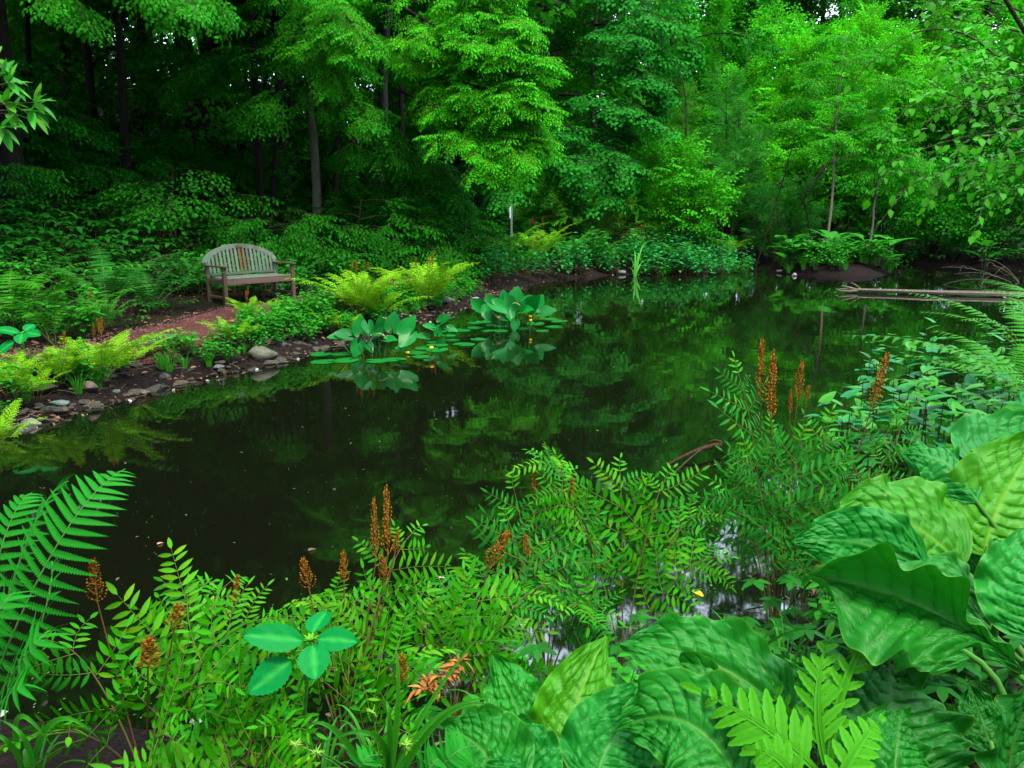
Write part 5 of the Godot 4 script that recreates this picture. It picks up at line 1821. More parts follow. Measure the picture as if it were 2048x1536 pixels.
func build_skunk() -> void:
	var lime := Color(0.0336, 0.18, 0.0056)
	var green := Color(0.0096, 0.132, 0.0088)
	var teal := Color(0.008, 0.136, 0.0128)
	var deep := Color(0.0048, 0.084, 0.0056)
	skunk_cabbage("skunk cabbage at the right edge with a large upright lime green leaf facing the water", on_level(2010, 1190, 0.28), [
		[[1970, 1112, 2.42], [2004, 1000, 2.47], [2085, 868, 2.6], Vector3(-0.15, 0.3, 1), 0.37, 0.12, 0.18, lime],
		[[1962, 940, 2.72], [2005, 888, 2.85], [2120, 850, 2.9], Vector3(-0.2, 0.7, 0.75), 0.30, 0.1, -0.1, teal],
		[[1996, 950, 2.8], [1970, 888, 2.88], [1946, 846, 2.95], Vector3(0.2, 0.3, 1), 0.12, 0.1, 0.1, lime * 0.75],
		[[1955, 1005, 2.45], [1890, 924, 2.5], [1798, 908, 2.6], Vector3(0.15, 0.75, 0.62), 0.24, -0.5, -0.3, teal],
		[[1975, 1150, 2.5], [1900, 1075, 2.52], [1856, 1015, 2.62], Vector3(-0.3, 0.15, 1), 0.22, 0.15, 0.15, deep],
		[[1960, 1240, 2.2], [1890, 1165, 2.2], [1760, 1160, 2.18], Vector3(0.0, 0.85, 0.5), 0.2, -0.55, 0.1, green]])
	skunk_cabbage("skunk cabbage with a long pale leaf lying towards the water, behind the folded leaf", on_level(1900, 1290, 0.28), [
		[[1925, 1135, 2.3], [1815, 1045, 2.32], [1668, 1030, 2.3], Vector3(0.12, 0.72, 0.68), 0.33, -0.3, 0.05, lime.lerp(green, 0.4)],
		[[1850, 1135, 1.98], [1720, 1085, 1.98], [1582, 1085, 1.98], Vector3(0, 0.5, 0.85), 0.19, -0.15, 0.2, teal],
		[[2082, 1270, 1.88], [2062, 1160, 1.9], [2095, 1050, 1.98], Vector3(-0.4, 0.45, 0.8), 0.24, 0.1, 0.1, teal * 1.2],
		[[2050, 1170, 2.1], [2020, 1120, 2.12], [1988, 1075, 2.18], Vector3(-0.1, 0.4, 0.9), 0.12, 0.1, 0.1, teal]])
	skunk_cabbage("skunk cabbage in the bottom right corner with a big leaf folded along its rib", on_level(1960, 1640, 0.3), [
		[[2070, 1375, 1.58], [1870, 1225, 1.68], [1608, 1148, 1.76], Vector3(0.08, 0.9, 0.42), 0.34, -0.1, 1.85, green, 1.9],
		[[2030, 1600, 1.5], [2035, 1460, 1.5], [2110, 1345, 1.52], Vector3(0.2, 0.1, 1), 0.19, 0.3, 0.2, deep],
		[[1945, 1310, 1.78], [1800, 1235, 1.8], [1640, 1222, 1.86], Vector3(0.0, 0.86, 0.45), 0.21, -0.6, 0.1, green],
		[[1805, 1580, 1.66], [1785, 1425, 1.74], [1782, 1292, 1.86], Vector3(0, 0.3, 1), 0.335, 0.08, 0.12, deep * 1.1],
		[[1790, 1600, 1.48], [1795, 1490, 1.54], [1806, 1420, 1.6], Vector3(0, 0.45, 0.9), 0.17, -0.1, -0.15, deep * 1.3],
		[[1990, 1510, 1.88], [1965, 1440, 1.92], [1938, 1368, 1.96], Vector3(-0.1, 0.3, 1), 0.13, 0.1, 0.1, deep]])
	skunk_cabbage("skunk cabbage at the bottom with two long leaves pointing left, beside the pale lobed fern", on_level(1470, 1620, 0.3), [
		[[1580, 1440, 1.86], [1425, 1325, 1.9], [1238, 1288, 1.96], Vector3(0.1, 0.75, 0.6), 0.23, -0.1, 0.3, green.lerp(teal, 0.5)],
		[[1490, 1590, 1.6], [1375, 1445, 1.68], [1230, 1462, 1.76], Vector3(0.1, 0.72, 0.66), 0.25, -0.12, 0.25, green],
		[[1440, 1470, 1.82], [1375, 1375, 1.88], [1290, 1400, 1.92], Vector3(0.1, 0.6, 0.75), 0.17, 0.1, 0.2, deep * 1.3],
		[[1610, 1470, 1.9], [1585, 1385, 1.98], [1545, 1308, 2.05], Vector3(0, 0.4, 0.9), 0.13, 0.1, 0.1, green * 1.1]])
	skunk_cabbage("skunk cabbage in the bottom middle with an upright lime leaf seen from its face", on_level(1130, 1610, 0.3), [
		[[1135, 1545, 1.9], [1152, 1415, 1.95], [1214, 1272, 2.06], Vector3(0.0, 0.33, 1), 0.215, 0.15, 0.2, lime],
		[[1195, 1570, 1.74], [1232, 1470, 1.8], [1335, 1384, 1.88], Vector3(-0.1, 0.5, 0.9), 0.22, 0.1, 0.05, teal],
		[[1070, 1510, 1.95], [1035, 1420, 2.0], [985, 1308, 2.1], Vector3(-0.15, 0.55, 0.85), 0.2, -0.1, -0.15, green * 1.15],
		[[1010, 1590, 1.7], [965, 1500, 1.76], [885, 1452, 1.82], Vector3(0.0, 0.6, 0.8), 0.21, 0.05, 0.15, green],
		[[1050, 1580, 1.7], [1045, 1505, 1.75], [1012, 1440, 1.82], Vector3(0.1, 0.4, 0.9), 0.17, 0.1, 0.2, teal * 0.9]])

# one frond of side leaves, each a piece of its own
func near_frond(o: Node3D, root: Vector3, tip: Vector3, arch: float, set_name: String, pairs: int, full: float, from: float, face: Vector3, mid_at := Vector3.INF) -> void:
	var p2 := tip - root
	var ctrl := p2 * 0.45 + Vector3(0, arch, 0)
	if mid_at != Vector3.INF:
		ctrl = (mid_at - root) * 2.0 - p2 * 0.5
	var line := curve(Vector3(0, -0.05, 0), ctrl, p2, 14)
	var b := MB.new()
	tube(b, line, 0.0036, 0.0012, 5, Color(0.075, 0.07, 0.025) if set_name != "toothed" else Color(0.05, 0.14, 0.03))
	var fr := part("frond", b.mesh(M.fern), o)
	if set_name == "toothed":
		for q in pinna_places(line, from, pairs, face, 0.12, full, 0.5, 0.8, 0.02):
			part("pinna", S.toothed[rng.randi() % 3], fr, q[0].scaled_local(Vector3(q[1], q[1] * 0.6 + 0.4, 0.45 + 0.55 * q[1])))
	else:
		for q in pinna_places(line, from, pairs, face, 0.45, full, 0.3, 0.85, 0.02):
			part("pinna", S[set_name][rng.randi() % S[set_name].size()], fr, (q[0] as Transform3D).rotated_local(Vector3(1, 0, 0), rr(-0.4, 0.4)).rotated_local(Vector3(0, 0, 1), rr(-0.3, 0.25)).scaled_local(Vector3.ONE * q[1] * rr(0.7, 1.2)))
		var last := frame(line[line.size() - 1], heading(line, 0.99), face)
		part("pinna", S.royal_tip[rng.randi() % 3], fr, last.scaled_local(Vector3.ONE * full * 0.7))

func near_tassel(o: Node3D, root: Vector3, foot: Vector3, top: Vector3, wide := 1.0, k := 0) -> void:
	var f := foot - root
	var h := top.distance_to(foot)
	var st := MB.new()
	tube(st, curve(Vector3(0, -0.05, 0), Vector3(f.x * 0.6, f.y * 0.55, f.z * 0.6), f, 8), 0.003, 0.0022, 5, Color(0.07, 0.04, 0.015))
	part("stalk", st.mesh(M.fern), o)
	var y := (top - foot).normalized()
	var x := y.cross(Vector3(0, 0, 1)).normalized()
	part("spore_tassel", S.tassel[k % 4], o, Transform3D(Basis(x * wide, y * h / 0.17, x.cross(y) * wide), f))

func royal_group(label: String, root: Vector3, fronds: Array, tassels: Array, set_name := "royal") -> void:
	var o := thing("royal_fern", label, "fern", root)
	for q in fronds:
		var tip := measured(q[0], q[1] + 34, q[2])
		var face := Vector3(rr(-0.45, 0.45), 0.75, rr(0.3, 0.8)) if q.size() < 6 else q[5] as Vector3
		near_frond(o, root, tip, q[3], set_name, q[4], rr(0.85, 1.1), rr(0.34, 0.42), face)
	var k := 0
	for q in tassels:
		near_tassel(o, root, measured(q[0], q[1], q[4]), measured(q[2], q[3], q[4]), q[5], k)
		k += 1

func build_royals() -> void:
	royal_group("royal fern in the bottom left with three short rusty tassels and wide spread leaflets", on_level(290, 1545, 0.2), [
		[395, 1150, 2.4, 0.2, 4], [110, 1250, 2.2, 0.2, 3], [520, 1205, 2.35, 0.22, 5], [460, 1130, 2.55, 0.2, 4], [60, 1440, 1.9, 0.14, 4], [430, 1330, 2.0, 0.16, 4], [340, 1440, 1.8, 0.1, 4]],
		[[195, 1205, 186, 1122, 2.3, 1.0], [348, 1258, 358, 1208, 2.15, 1.2], [296, 1338, 297, 1275, 2.0, 1.5], [468, 1205, 476, 1152, 2.4, 0.9]])
	royal_group("royal fern with two tall slim rusty tassels, behind the smooth leaved plant", on_level(690, 1500, 0.2), [
		[560, 1195, 2.5, 0.2, 4], [640, 1165, 2.55, 0.2, 4], [720, 1140, 2.55, 0.25, 5], [822, 1035, 2.5, 0.25, 4], [830, 1290, 2.2, 0.2, 4], [720, 1330, 2.15, 0.2, 4], [560, 1410, 2.0, 0.1, 4], [810, 1430, 1.95, 0.1, 4]],
		[[752, 1120, 748, 1002, 2.4, 0.62], [776, 1110, 772, 978, 2.42, 0.85], [790, 1105, 796, 1060, 2.42, 0.5], [768, 1160, 764, 1112, 2.4, 0.8], [618, 1178, 606, 1118, 2.5, 0.9], [688, 1165, 686, 1104, 2.5, 0.8], [803, 1365, 803, 1310, 2.1, 1.0]])
	royal_group("royal fern leaning right with one fat rusty tassel, in the middle of the near bank", on_level(905, 1440, 0.15), [
		[828, 1200, 2.6, 0.15, 4], [1030, 1270, 2.45, 0.2, 4], [880, 1130, 2.75, 0.2, 4], [985, 1130, 2.75, 0.25, 5], [1110, 1130, 2.75, 0.25, 5], [930, 1250, 2.5, 0.2, 5]],
		[[975, 1140, 1015, 1066, 2.7, 1.25], [1056, 1110, 1050, 1070, 2.75, 0.8]])
	royal_group("slender leaved royal fern with dark tassels at the water, left of the big arching one", on_level(1090, 1370, 0.06), [
		[1028, 945, 3.0, 0.15, 4], [1018, 1010, 2.95, 0.15, 4], [1130, 1000, 3.0, 0.2, 4], [1080, 1080, 2.9, 0.2, 4], [1200, 1190, 2.7, 0.2, 5], [1040, 1150, 2.8, 0.15, 4]],
		[[1070, 1000, 1070, 942, 3.0, 0.75], [1147, 1010, 1144, 956, 3.0, 0.7]], "royal_dusk")
	royal_group("big arching royal fern with many bright fronds, the highest pointing left over the water", on_level(1245, 1320, 0.06), [
		[1085, 880, 3.0, 0.35, 6], [1105, 935, 2.95, 0.3, 5], [1240, 912, 3.1, 0.25, 4], [1330, 925, 3.1, 0.25, 4], [1400, 990, 3.05, 0.25, 5], [1430, 1080, 2.9, 0.2, 5], [1140, 1180, 2.65, 0.2, 5]], [])
	royal_group("tall royal fern rising on thin brown stems with four rusty tassels against the dark water", on_level(1545, 1290, 0.05), [
		[1478, 715, 3.1, 0.3, 6], [1545, 835, 3.1, 0.3, 4], [1600, 850, 3.05, 0.3, 4], [1500, 880, 3.0, 0.3, 5], [1455, 945, 3.05, 0.3, 5], [1640, 870, 3.1, 0.3, 4], [1560, 900, 3.15, 0.3, 4]],
		[[1520, 800, 1524, 684, 3.1, 0.85], [1542, 836, 1546, 708, 3.05, 1.2], [1594, 800, 1604, 724, 3.1, 0.95], [1580, 826, 1582, 780, 3.1, 0.5], [1612, 800, 1618, 772, 3.1, 0.5]], "royal_dusk")
	royal_group("royal fern leaning right, one rusty tassel high at its tip, before the heart leaved stems", on_level(1590, 1300, 0.05), [
		[1835, 765, 3.1, 0.1, 5], [1655, 815, 3.1, 0.1, 6], [1680, 900, 3.1, 0.15, 5], [1790, 800, 3.15, 0.1, 4], [1720, 970, 3.0, 0.1, 4]],
		[[1742, 818, 1774, 712, 3.12, 1.1]], "royal_dusk")
	# the yellowish marsh fern rising towards the right
	var root := on_level(1570, 1210, 0.1)
	var o := thing("marsh_fern", "thin yellow green fern slanting up to the right, before the skunk cabbages", "fern", root)
	near_frond(o, root, measured(1795, 912, 2.7), 0.05, "royal_tip", 12, 0.62, 0.25, Vector3(-0.3, 0.6, 0.75))
	near_frond(o, root, measured(1700, 1120, 2.5), 0.08, "royal_tip", 8, 0.55, 0.3, Vector3(-0.1, 0.6, 0.75))
	near_frond(o, root, measured(1560, 1060, 2.8), 0.05, "royal_tip", 7, 0.5, 0.35, Vector3(0.1, 0.6, 0.75))
	# low royal ferns that fill the bank's foot
	for q in [[480, 1590, "low royal fern at the bottom, under the smooth leaved plant"]]:
		var at := on_level(q[0], q[1], 0.25)
		var f := []
		for k in 4:
			f.push_back([q[0] + (k - 1.5) * 60 + rr(-25, 25), q[1] - rr(110, 220), rr(1.85, 2.15), 0.1, 5])
		royal_group(q[2], at, f, [])

func build_lobed_ferns() -> void:
	# the big toothed fern at the left
	var root := on_level(-70, 1490, 0.22)
	var o := thing("ostrich_fern", "big toothed fern at the left edge, its longest frond reaching up over the black water", "fern", root)
	for q in [[[90, 1122, 2.12], [250, 938, 2.3], 21, 0.9, Vector3(-0.1, 0.3, 1.0)], [[40, 1110, 2.2], [136, 962, 2.3], 20, 0.75, Vector3(-0.8, 0.3, 0.6)], [[-10, 1130, 2.3], [64, 985, 2.4], 16, 0.8, Vector3(-0.2, 0.6, 0.8)], [[60, 1290, 2.0], [104, 1122, 2.05], 13, 0.6, Vector3(-0.8, 0.4, 0.4)], [[-30, 1280, 2.0], [40, 1180, 2.05], 13, 0.8, Vector3(-0.2, 0.8, 0.6)], [[30, 1330, 1.95], [110, 1260, 2.0], 12, 0.7, Vector3(-0.2, 0.8, 0.6)], [[0, 1400, 1.9], [60, 1370, 1.92], 11, 0.6, Vector3(-0.1, 0.8, 0.5)]]:
		near_frond(o, root, measured(q[1][0], q[1][1], q[1][2]), 0.0, "toothed", q[2], q[3], 0.2, q[4], measured(q[0][0], q[0][1], q[0][2]))
	# a small light one at the bottom edge
	root = on_level(830, 1640, 0.3)
	o = thing("lady_fern", "small light toothed fern at the bottom edge before the skunk cabbage leaves", "fern", root)
	for q in [[[880, 1530, 1.6], [955, 1494, 1.66], 18, 0.42, Vector3(0, 0.7, 0.7)], [[850, 1540, 1.6], [930, 1498, 1.72], 16, 0.4, Vector3(-0.3, 0.7, 0.6)], [[730, 1545, 1.62], [765, 1510, 1.65], 12, 0.35, Vector3(0.2, 0.7, 0.6)]]:
		near_frond(o, root, measured(q[1][0], q[1][1], q[1][2]), 0.0, "toothed", q[2], q[3], 0.2, q[4], measured(q[0][0], q[0][1], q[0][2]))
	# the pale fern of wavy lobes among the skunk cabbage
	root = on_level(1660, 1640, 0.3)
	o = thing("sensitive_fern", "pale green fern of wavy lobes amid the skunk cabbage leaves", "fern", root)
	var pale := Color(0.0336, 0.188, 0.0072)
	for q in [[[1640, 1550, 1.52], [1540, 1462, 1.58], [1402, 1384, 1.68], 8, 0.115, 0.028, Vector3(0.15, 0.5, 0.85), 0.6], [[1652, 1530, 1.6], [1636, 1400, 1.66], [1655, 1275, 1.74], 7, 0.105, 0.024, Vector3(-0.6, 0.3, 0.75), 0.9], [[1660, 1520, 1.62], [1700, 1340, 1.66], [1785, 1205, 1.7], 8, 0.06, 0.02, Vector3(-0.3, 0.6, 0.75), 0.7], [[1665, 1590, 1.42], [1710, 1500, 1.44], [1760, 1440, 1.5], 6, 0.065, 0.024, Vector3(-0.2, 0.6, 0.75), 0.6], [[1600, 1470, 1.84], [1540, 1375, 1.88], [1462, 1310, 1.94], 8, 0.055, 0.016, Vector3(0.1, 0.5, 0.85), 0.4], [[1600, 1580, 1.5], [1560, 1520, 1.5], [1510, 1500, 1.52], 5, 0.06, 0.026, Vector3(0.1, 0.6, 0.8), 0.5]]:
		var p0 := measured(q[0][0], q[0][1], q[0][2]) - root
		var pm := measured(q[1][0], q[1][1], q[1][2]) - root
		var p2 := measured(q[2][0], q[2][1], q[2][2]) - root
		var line := curve(p0, pm * 2.0 - (p0 + p2) * 0.5, p2, 12)
		var b := MB.new()
		tube(b, curve(Vector3(0, -0.05, 0), p0 * 0.5 + Vector3(0, -0.03, 0), p0, 6), 0.004, 0.003, 5, Color(0.03, 0.04, 0.015))
		tube(b, line, 0.003, 0.0012, 5, pale * 0.8)
		# the green wing along the midrib
		blade(b, line, 0.016, pale, q[6])
		var fr := part("frond", b.mesh(M.fern), o)
		var m := wavy_lobe(q[4], q[5], pale).mesh(M.fern)
		for k in pinna_places(line, 0.18, q[3], q[6], q[7], 1.0, 0.55, 0.7, 0.0):
			part("lobe", m, fr, k[0].scaled_local(Vector3(k[1], 1.0, 0.55 + 0.45 * k[1])))
		part("lobe", m, fr, frame(p2, heading(line, 0.99), q[6]).scaled_local(Vector3(0.5, 1, 0.7)))

func scalloped_leaf(b: MB, p0: Vector3, p2: Vector3, n: Vector3, W: float, col: Color, sag: float) -> void:
	var rows := 22
	var line := curve(p0, p0.lerp(p2, 0.5) + n.normalized() * sag, p2, rows)
	var first := b.v.size()
	for k in rows + 1:
		var t := k / float(rows)
		var dir := heading(line, t)
		var side := dir.cross(n).normalized()
		var nrm := side.cross(dir)
		var w := W * 0.5 * pow(sin(PI * pow(t, 0.85)), 0.72) * (1.0 + 0.05 * (1.0 if k % 2 else -1.0)) + 0.0015 * (1.0 - t)
		for j in 7:
			var u := (j - 3) / 3.0
			var h := 0.025 * W * sin(absf(u) * 6.0 - t * 20.0) * (1.0 - absf(u)) + 0.08 * W * absf(u)
			b.pt(line[k] + side * u * w + nrm * h, col.lerp(Color(0.04, 0.36, 0.05), 0.5 if j == 3 else 0.0) * (1.0 + 0.03 * sin(absf(u) * 9.0 - t * 26.0)))
		if k:
			var q := first + k * 7
			for j in 6:
				b.quad(q - 7 + j, q - 7 + j + 1, q + j + 1, q + j)

func smooth_plant(label: String, root: Vector3, hub: Vector3, leaves: Array, scale_up: float, col: Color) -> void:
	var o := thing("smooth_leaf_plant", label, "plant", root)
	var b := MB.new()
	var h := hub - root
	tube(b, curve(Vector3(0, -0.05, 0), Vector3(h.x * 0.4, h.y * 0.5, h.z * 0.4), h, 8), 0.006 * scale_up, 0.004 * scale_up, 7, Color(0.04, 0.2, 0.025))
	part("stem", b.mesh(M.grass), o)
	for q in leaves:
		var m := MB.new()
		var p0: Vector3 = h + q[0] * scale_up
		var p2: Vector3 = h + q[1] * scale_up
		tube(m, curve(h + Vector3(0, q[0].y * 0.3, 0), h.lerp(p0, 0.5), p0, 3), 0.0022 * scale_up, 0.0018 * scale_up, 4, Color(0.04, 0.2, 0.025))
		scalloped_leaf(m, p0, p2 + Vector3(0, rr(-0.025, 0.01), 0) * scale_up, q[2] + Vector3(rr(-0.35, 0.35), 0, rr(-0.2, 0.2)), q[3] * scale_up, col * rr(0.95, 1.08), 0.012 * scale_up)
		part("leaf", m.mesh(M.leaf), o)
	var bud := MB.new()
	for k in 9:
		var a := k * 2.4
		leaf(bud, frame(h, Vector3(cos(a), rr(0.3, 1.2), sin(a)), Vector3.UP), 0.025 * scale_up, 0.009 * scale_up, 3, 0.8, 0.2, 0.1, Color(0.10, 0.3, 0.02))
	part("bud", bud.mesh(M.leaf), o)

func build_smooth_plants() -> void:
	var col := Color(0.0032, 0.16, 0.028)
	var up := Vector3(0, 0.75, 0.6)
	var set := [[Vector3(-0.02, 0.0, 0.0), Vector3(-0.165, 0.03, 0.02), up, 0.07], [Vector3(0.02, 0.005, 0), Vector3(0.125, 0.01, 0.02), up, 0.062], [Vector3(0.0, 0.01, -0.02), Vector3(0.02, 0.045, -0.10), up, 0.065], [Vector3(0.01, 0, 0.02), Vector3(0.03, -0.055, 0.085), Vector3(0, 0.6, 0.8), 0.078], [Vector3(-0.05, -0.05, 0.01), Vector3(-0.15, -0.125, 0.05), Vector3(-0.2, 0.65, 0.7), 0.08], [Vector3(-0.06, -0.2, 0.0), Vector3(-0.14, -0.23, 0.03), up, 0.06]]
	smooth_plant("plant with smooth blue green leaves in a cross, amid the ferns at the bottom", on_level(600, 1570, 0.25), measured(622, 1282, 2.0), set, 1.0, col)
	var far := on_ground(52, 762)
	smooth_plant("blue green smooth leaved plant by the path at the left edge", far, far + Vector3(0.03, 0.42, 0), set, 1.5, col)

func sedge(label: String, root: Vector3, blades: int, reach: float, high: float, w: float, fixed: Array, stars: Array) -> void:
	var o := thing("sedge", label, "grass", root)
	var col := Color(0.0208, 0.152, 0.0088)
	for q in fixed:
		var b := MB.new()
		var pm := measured(q[0], q[1], q[4]) - root
		var p2 := measured(q[2], q[3], q[4]) - root
		blade(b, curve(Vector3.ZERO, pm * 2.0 - p2 * 0.5, p2, 14), w * 1.3, col * rr(0.85, 1.15), Vector3(0.2, 0.5, 1))
		part("blade", b.mesh(M.grass), o)
	for k in blades:
		var a := k * 2.4 + rr(-0.3, 0.3)
		var x := Vector3(cos(a), 0, sin(a))
		var b := MB.new()
		var h := high * rr(0.6, 1.1)
		var r := reach * rr(0.4, 1.1)
		blade(b, curve(x * 0.02 - Vector3(0, 0.05, 0), x * r * 0.35 + Vector3(0, h * 1.1, 0), x * r + Vector3(0, h * rr(0.1, 0.8), 0), 10), w * rr(0.6, 1.2), col * rr(0.75, 1.25))
		part("blade", b.mesh(M.grass), o)
	for q in stars:
		var b := MB.new()
		var c := measured(q[0], q[1], q[2]) - root
		tube(b, curve(Vector3.ZERO, Vector3(c.x * 0.5, c.y * 0.7, c.z * 0.5), c, 5), 0.002, 0.0015, 4, Color(0.05, 0.2, 0.02))
		for k in 26:
			var d := Vector3(rr(-1, 1), rr(-1, 1), rr(-1, 1)).normalized()
			var s := frame(c, d)
			var i0 := b.pt(c + s.basis.y * 0.003, Color(0.12, 0.3, 0.03))
			var i1 := b.pt(c - s.basis.y * 0.0015 + s.basis.z * 0.0026, Color(0.12, 0.3, 0.03))
			var i2 := b.pt(c - s.basis.y * 0.0015 - s.basis.z * 0.0026, Color(0.12, 0.3, 0.03))
			var i3 := b.pt(c + d * 0.022, Color(0.2, 0.4, 0.05))
			b.tri(i0, i1, i3)
			b.tri(i1, i2, i3)
			b.tri(i2, i0, i3)
		part("seed_star", b.mesh(M.grass), o)

func build_grasses() -> void:
	sedge("broad arching sedge blades with star shaped seed heads, right of the smooth leaved plant", on_level(770, 1620, 0.3), 26, 0.24, 0.26, 0.011, [[880, 1440, 1000, 1420, 1.8], [850, 1455, 990, 1395, 1.9], [680, 1470, 610, 1460, 1.75], [760, 1480, 640, 1490, 1.7], [795, 1420, 790, 1290, 1.85], [840, 1440, 960, 1270, 1.95], [780, 1470, 770, 1400, 1.7]], [[745, 1425, 1.85], [632, 1505, 1.7], [812, 1490, 1.7], [590, 1490, 1.75]])
	sedge("dark arching sedge blades in the bottom left corner", on_level(60, 1600, 0.22), 12, 0.22, 0.2, 0.012, [[35, 1440, 110, 1500, 1.8], [100, 1450, 200, 1480, 1.75], [60, 1500, 0, 1440, 1.75], [30, 1500, -30, 1470, 1.8]], [])
	sedge("grassy sedge clump between the bottom skunk cabbages and the brown fern stems", on_level(1440, 1390, 0.25), 34, 0.3, 0.26, 0.008, [[1470, 1300, 1420, 1215, 2.3], [1500, 1310, 1570, 1230, 2.3], [1530, 1290, 1640, 1255, 2.25]], [])
	sedge("thin grass behind the pale lobed fern", on_level(1570, 1380, 0.25), 30, 0.26, 0.26, 0.007, [], [])
	sedge("thin grass under the long leaf that points left", on_level(1310, 1420, 0.25), 22, 0.22, 0.2, 0.006, [], [])
	sedge("thin grass at the foot of the upright lime leaf", on_level(1010, 1480, 0.25), 16, 0.25, 0.2, 0.007, [], [])
	sedge("thin grass at the bottom edge under the two tall slim tassels", on_level(640, 1600, 0.28), 22, 0.22, 0.22, 0.009, [], [])
	var weed_marks := [[1050, 1450, "by the upright lime leaf"], [1230, 1380, "below the big arching royal fern"], [1400, 1320, "left of the brown fern stems"], [1550, 1300, "at the brown fern stems"], [1700, 1250, "under the folded leaf"], [1850, 1350, "beneath the bottom right leaves"], [2000, 1300, "at the right edge"], [1500, 1480, "by the pale lobed fern"]]
	var n := 0
	var tries := 0
	while n < 45 and tries < 800:
		tries += 1
		var p := on_level(rr(1000, 2040), rr(1180, 1560), 0.25)
		var d := from_shore(p.x, p.z)
		if d < 0.02:
			continue
		p.y = ground_y(p.x, p.z)
		var kind: String = ["jewelweed", "dim", "dim", "grass"][rng.randi() % 4]
		herb(kind, p, rr(0.5, 0.8), {"jewelweed": "soft leafy weed", "broad": "small broad leaved weed", "dim": "small round leaved weed", "grass": "fine grass tuft"}[kind] + " on the near bank, " + by_mark(p, weed_marks), "weeds under the near ferns")
		n += 1

# heart leaved stems that stand in the shallow water at the right
func heart_leaf_mesh(col: Color) -> ArrayMesh:
	var b := MB.new()
	var L := 0.13
	var W := 0.085
	var rows := 8
	for k in rows + 1:
		var t := k / float(rows)
		var w := W * 0.5 * (pow(sin(PI * pow(lerpf(0.12, 1.0, t), 0.62)), 0.9) if k < rows else 0.0)
		var x := L * t
		var back := 0.022 * (1.0 - smoothstep(0.0, 0.25, t))
		for j in 5:
			var u := (j - 2) / 2.0
			b.pt(Vector3(x - back * absf(u), 0.18 * w * absf(u) - 0.16 * L * t * t, u * w), col * (0.85 if j == 2 else 1.0))
		if k:
			var q := k * 5
			for j in 4:
				b.quad(q - 5 + j, q - 5 + j + 1, q + j + 1, q + j)
	return b.mesh(M.gloss_leaf)

func build_stems() -> void:
	var meshes := []
	for c in [Color(0.0096, 0.16, 0.016), Color(0.0056, 0.144, 0.032), Color(0.028, 0.192, 0.008)]:
		meshes.push_back(heart_leaf_mesh(c))
	var stem_marks := [[1660, 930, "behind the tall fern's tassels"], [1700, 840, "at the open water's side, lower part"], [1780, 760, "at the open water's side, upper part"], [1880, 720, "below the fallen trunk"], [1780, 900, "in the middle of the stand"], [1880, 850, "in the middle, towards the right ferns"], [1880, 950, "behind the skunk cabbages"], [1980, 780, "under the right edge ferns"], [2020, 900, "at the right edge behind the lime leaf"]]
	var n := 0
	var tries := 0
	while n < 88 and tries < 3000:
		tries += 1
		var px := rr(1590, 2060)
		var py := rr(735, 965)
		if px < 1640 + (925 - py) * 0.62:
			continue
		var p := on_level(px, py, 0.0)
		var d := from_shore(p.x, p.z)
		if d > 0.5:
			continue
		p.y = ground_y(p.x, p.z)
		var o := thing("heart_leaf_stem", "heart leaved plant on a dark stem, " + by_mark(p, stem_marks), "plant", p, "heart leaved stems in the shallows")
		var h := rr(0.3, 0.55) + maxf(0.0, -p.y)
		var top := Vector3(rr(-0.06, 0.06), h, rr(-0.06, 0.06))
		var line := curve(Vector3.ZERO, top * 0.5 + Vector3(rr(-0.02, 0.02), 0, 0), top, 6)
		var b := MB.new()
		tube(b, line, 0.006, 0.003, 5, Color(0.035, 0.022, 0.015).lerp(Color(0.03, 0.12, 0.02), rng.randf() * 0.5))
		part("stem", b.mesh(M.grass), o)
		var k := 5 + rng.randi() % 4
		for j in k:
			var t := 0.45 + 0.55 * j / (k - 1.0)
			var a := j * 2.4 + n
			var x := Vector3(cos(a), rr(-0.2, 0.75), sin(a)).normalized()
			var q := along(line, t) + x * 0.02
			part("leaf", meshes[rng.randi() % 3], o, frame(q, x, Vector3.UP, rr(0.65, 1.15) * (0.75 + 0.35 * t)))
		n += 1
	# big ferns of the right bank
	for q in [[2130, 745, 5.9, 1.25, "large bright fern on the right edge, its fronds spreading over the heart leaved stems"], [2140, 850, 5.2, 1.15, "large bright fern lower on the right edge, fronds drooping like combs"], [2200, 640, 8.0, 1.3, "bright fern at the right edge whose tip hangs over the fallen trunk"], [2020, 690, 7.2, 0.8, "smaller fern at the right, before the fallen trunk"], [2090, 560, 9.0, 1.2, "fern at the right edge, topmost of the ferns there"]]:
		var at := measured(q[0], q[1], q[2])
		at.y = maxf(ground_y(at.x, at.z), 0.0)
		far_fern("lady_fern", q[4], at, "frond_lady", 13, q[3], "", 1.15, 0, 0.3)
	# low dark herbs at the foot
	n = 0
	while n < 26:
		var p := on_level(rr(1860, 2200), rr(700, 960), 0.15)
		if from_shore(p.x, p.z) < 0.05:
			continue
		p.y = ground_y(p.x, p.z)
		herb("teal" if rng.randf() < 0.5 else "broad", p, rr(0.8, 1.3), "leafy bank plant at the right edge, " + by_mark(p, [[1900, 900, "nearest the water"], [2000, 760, "under the upper ferns"], [2050, 900, "beside the lime skunk cabbage leaf"], [2180, 800, "farthest up the bank"]]), "bank plants among the right ferns")
		n += 1

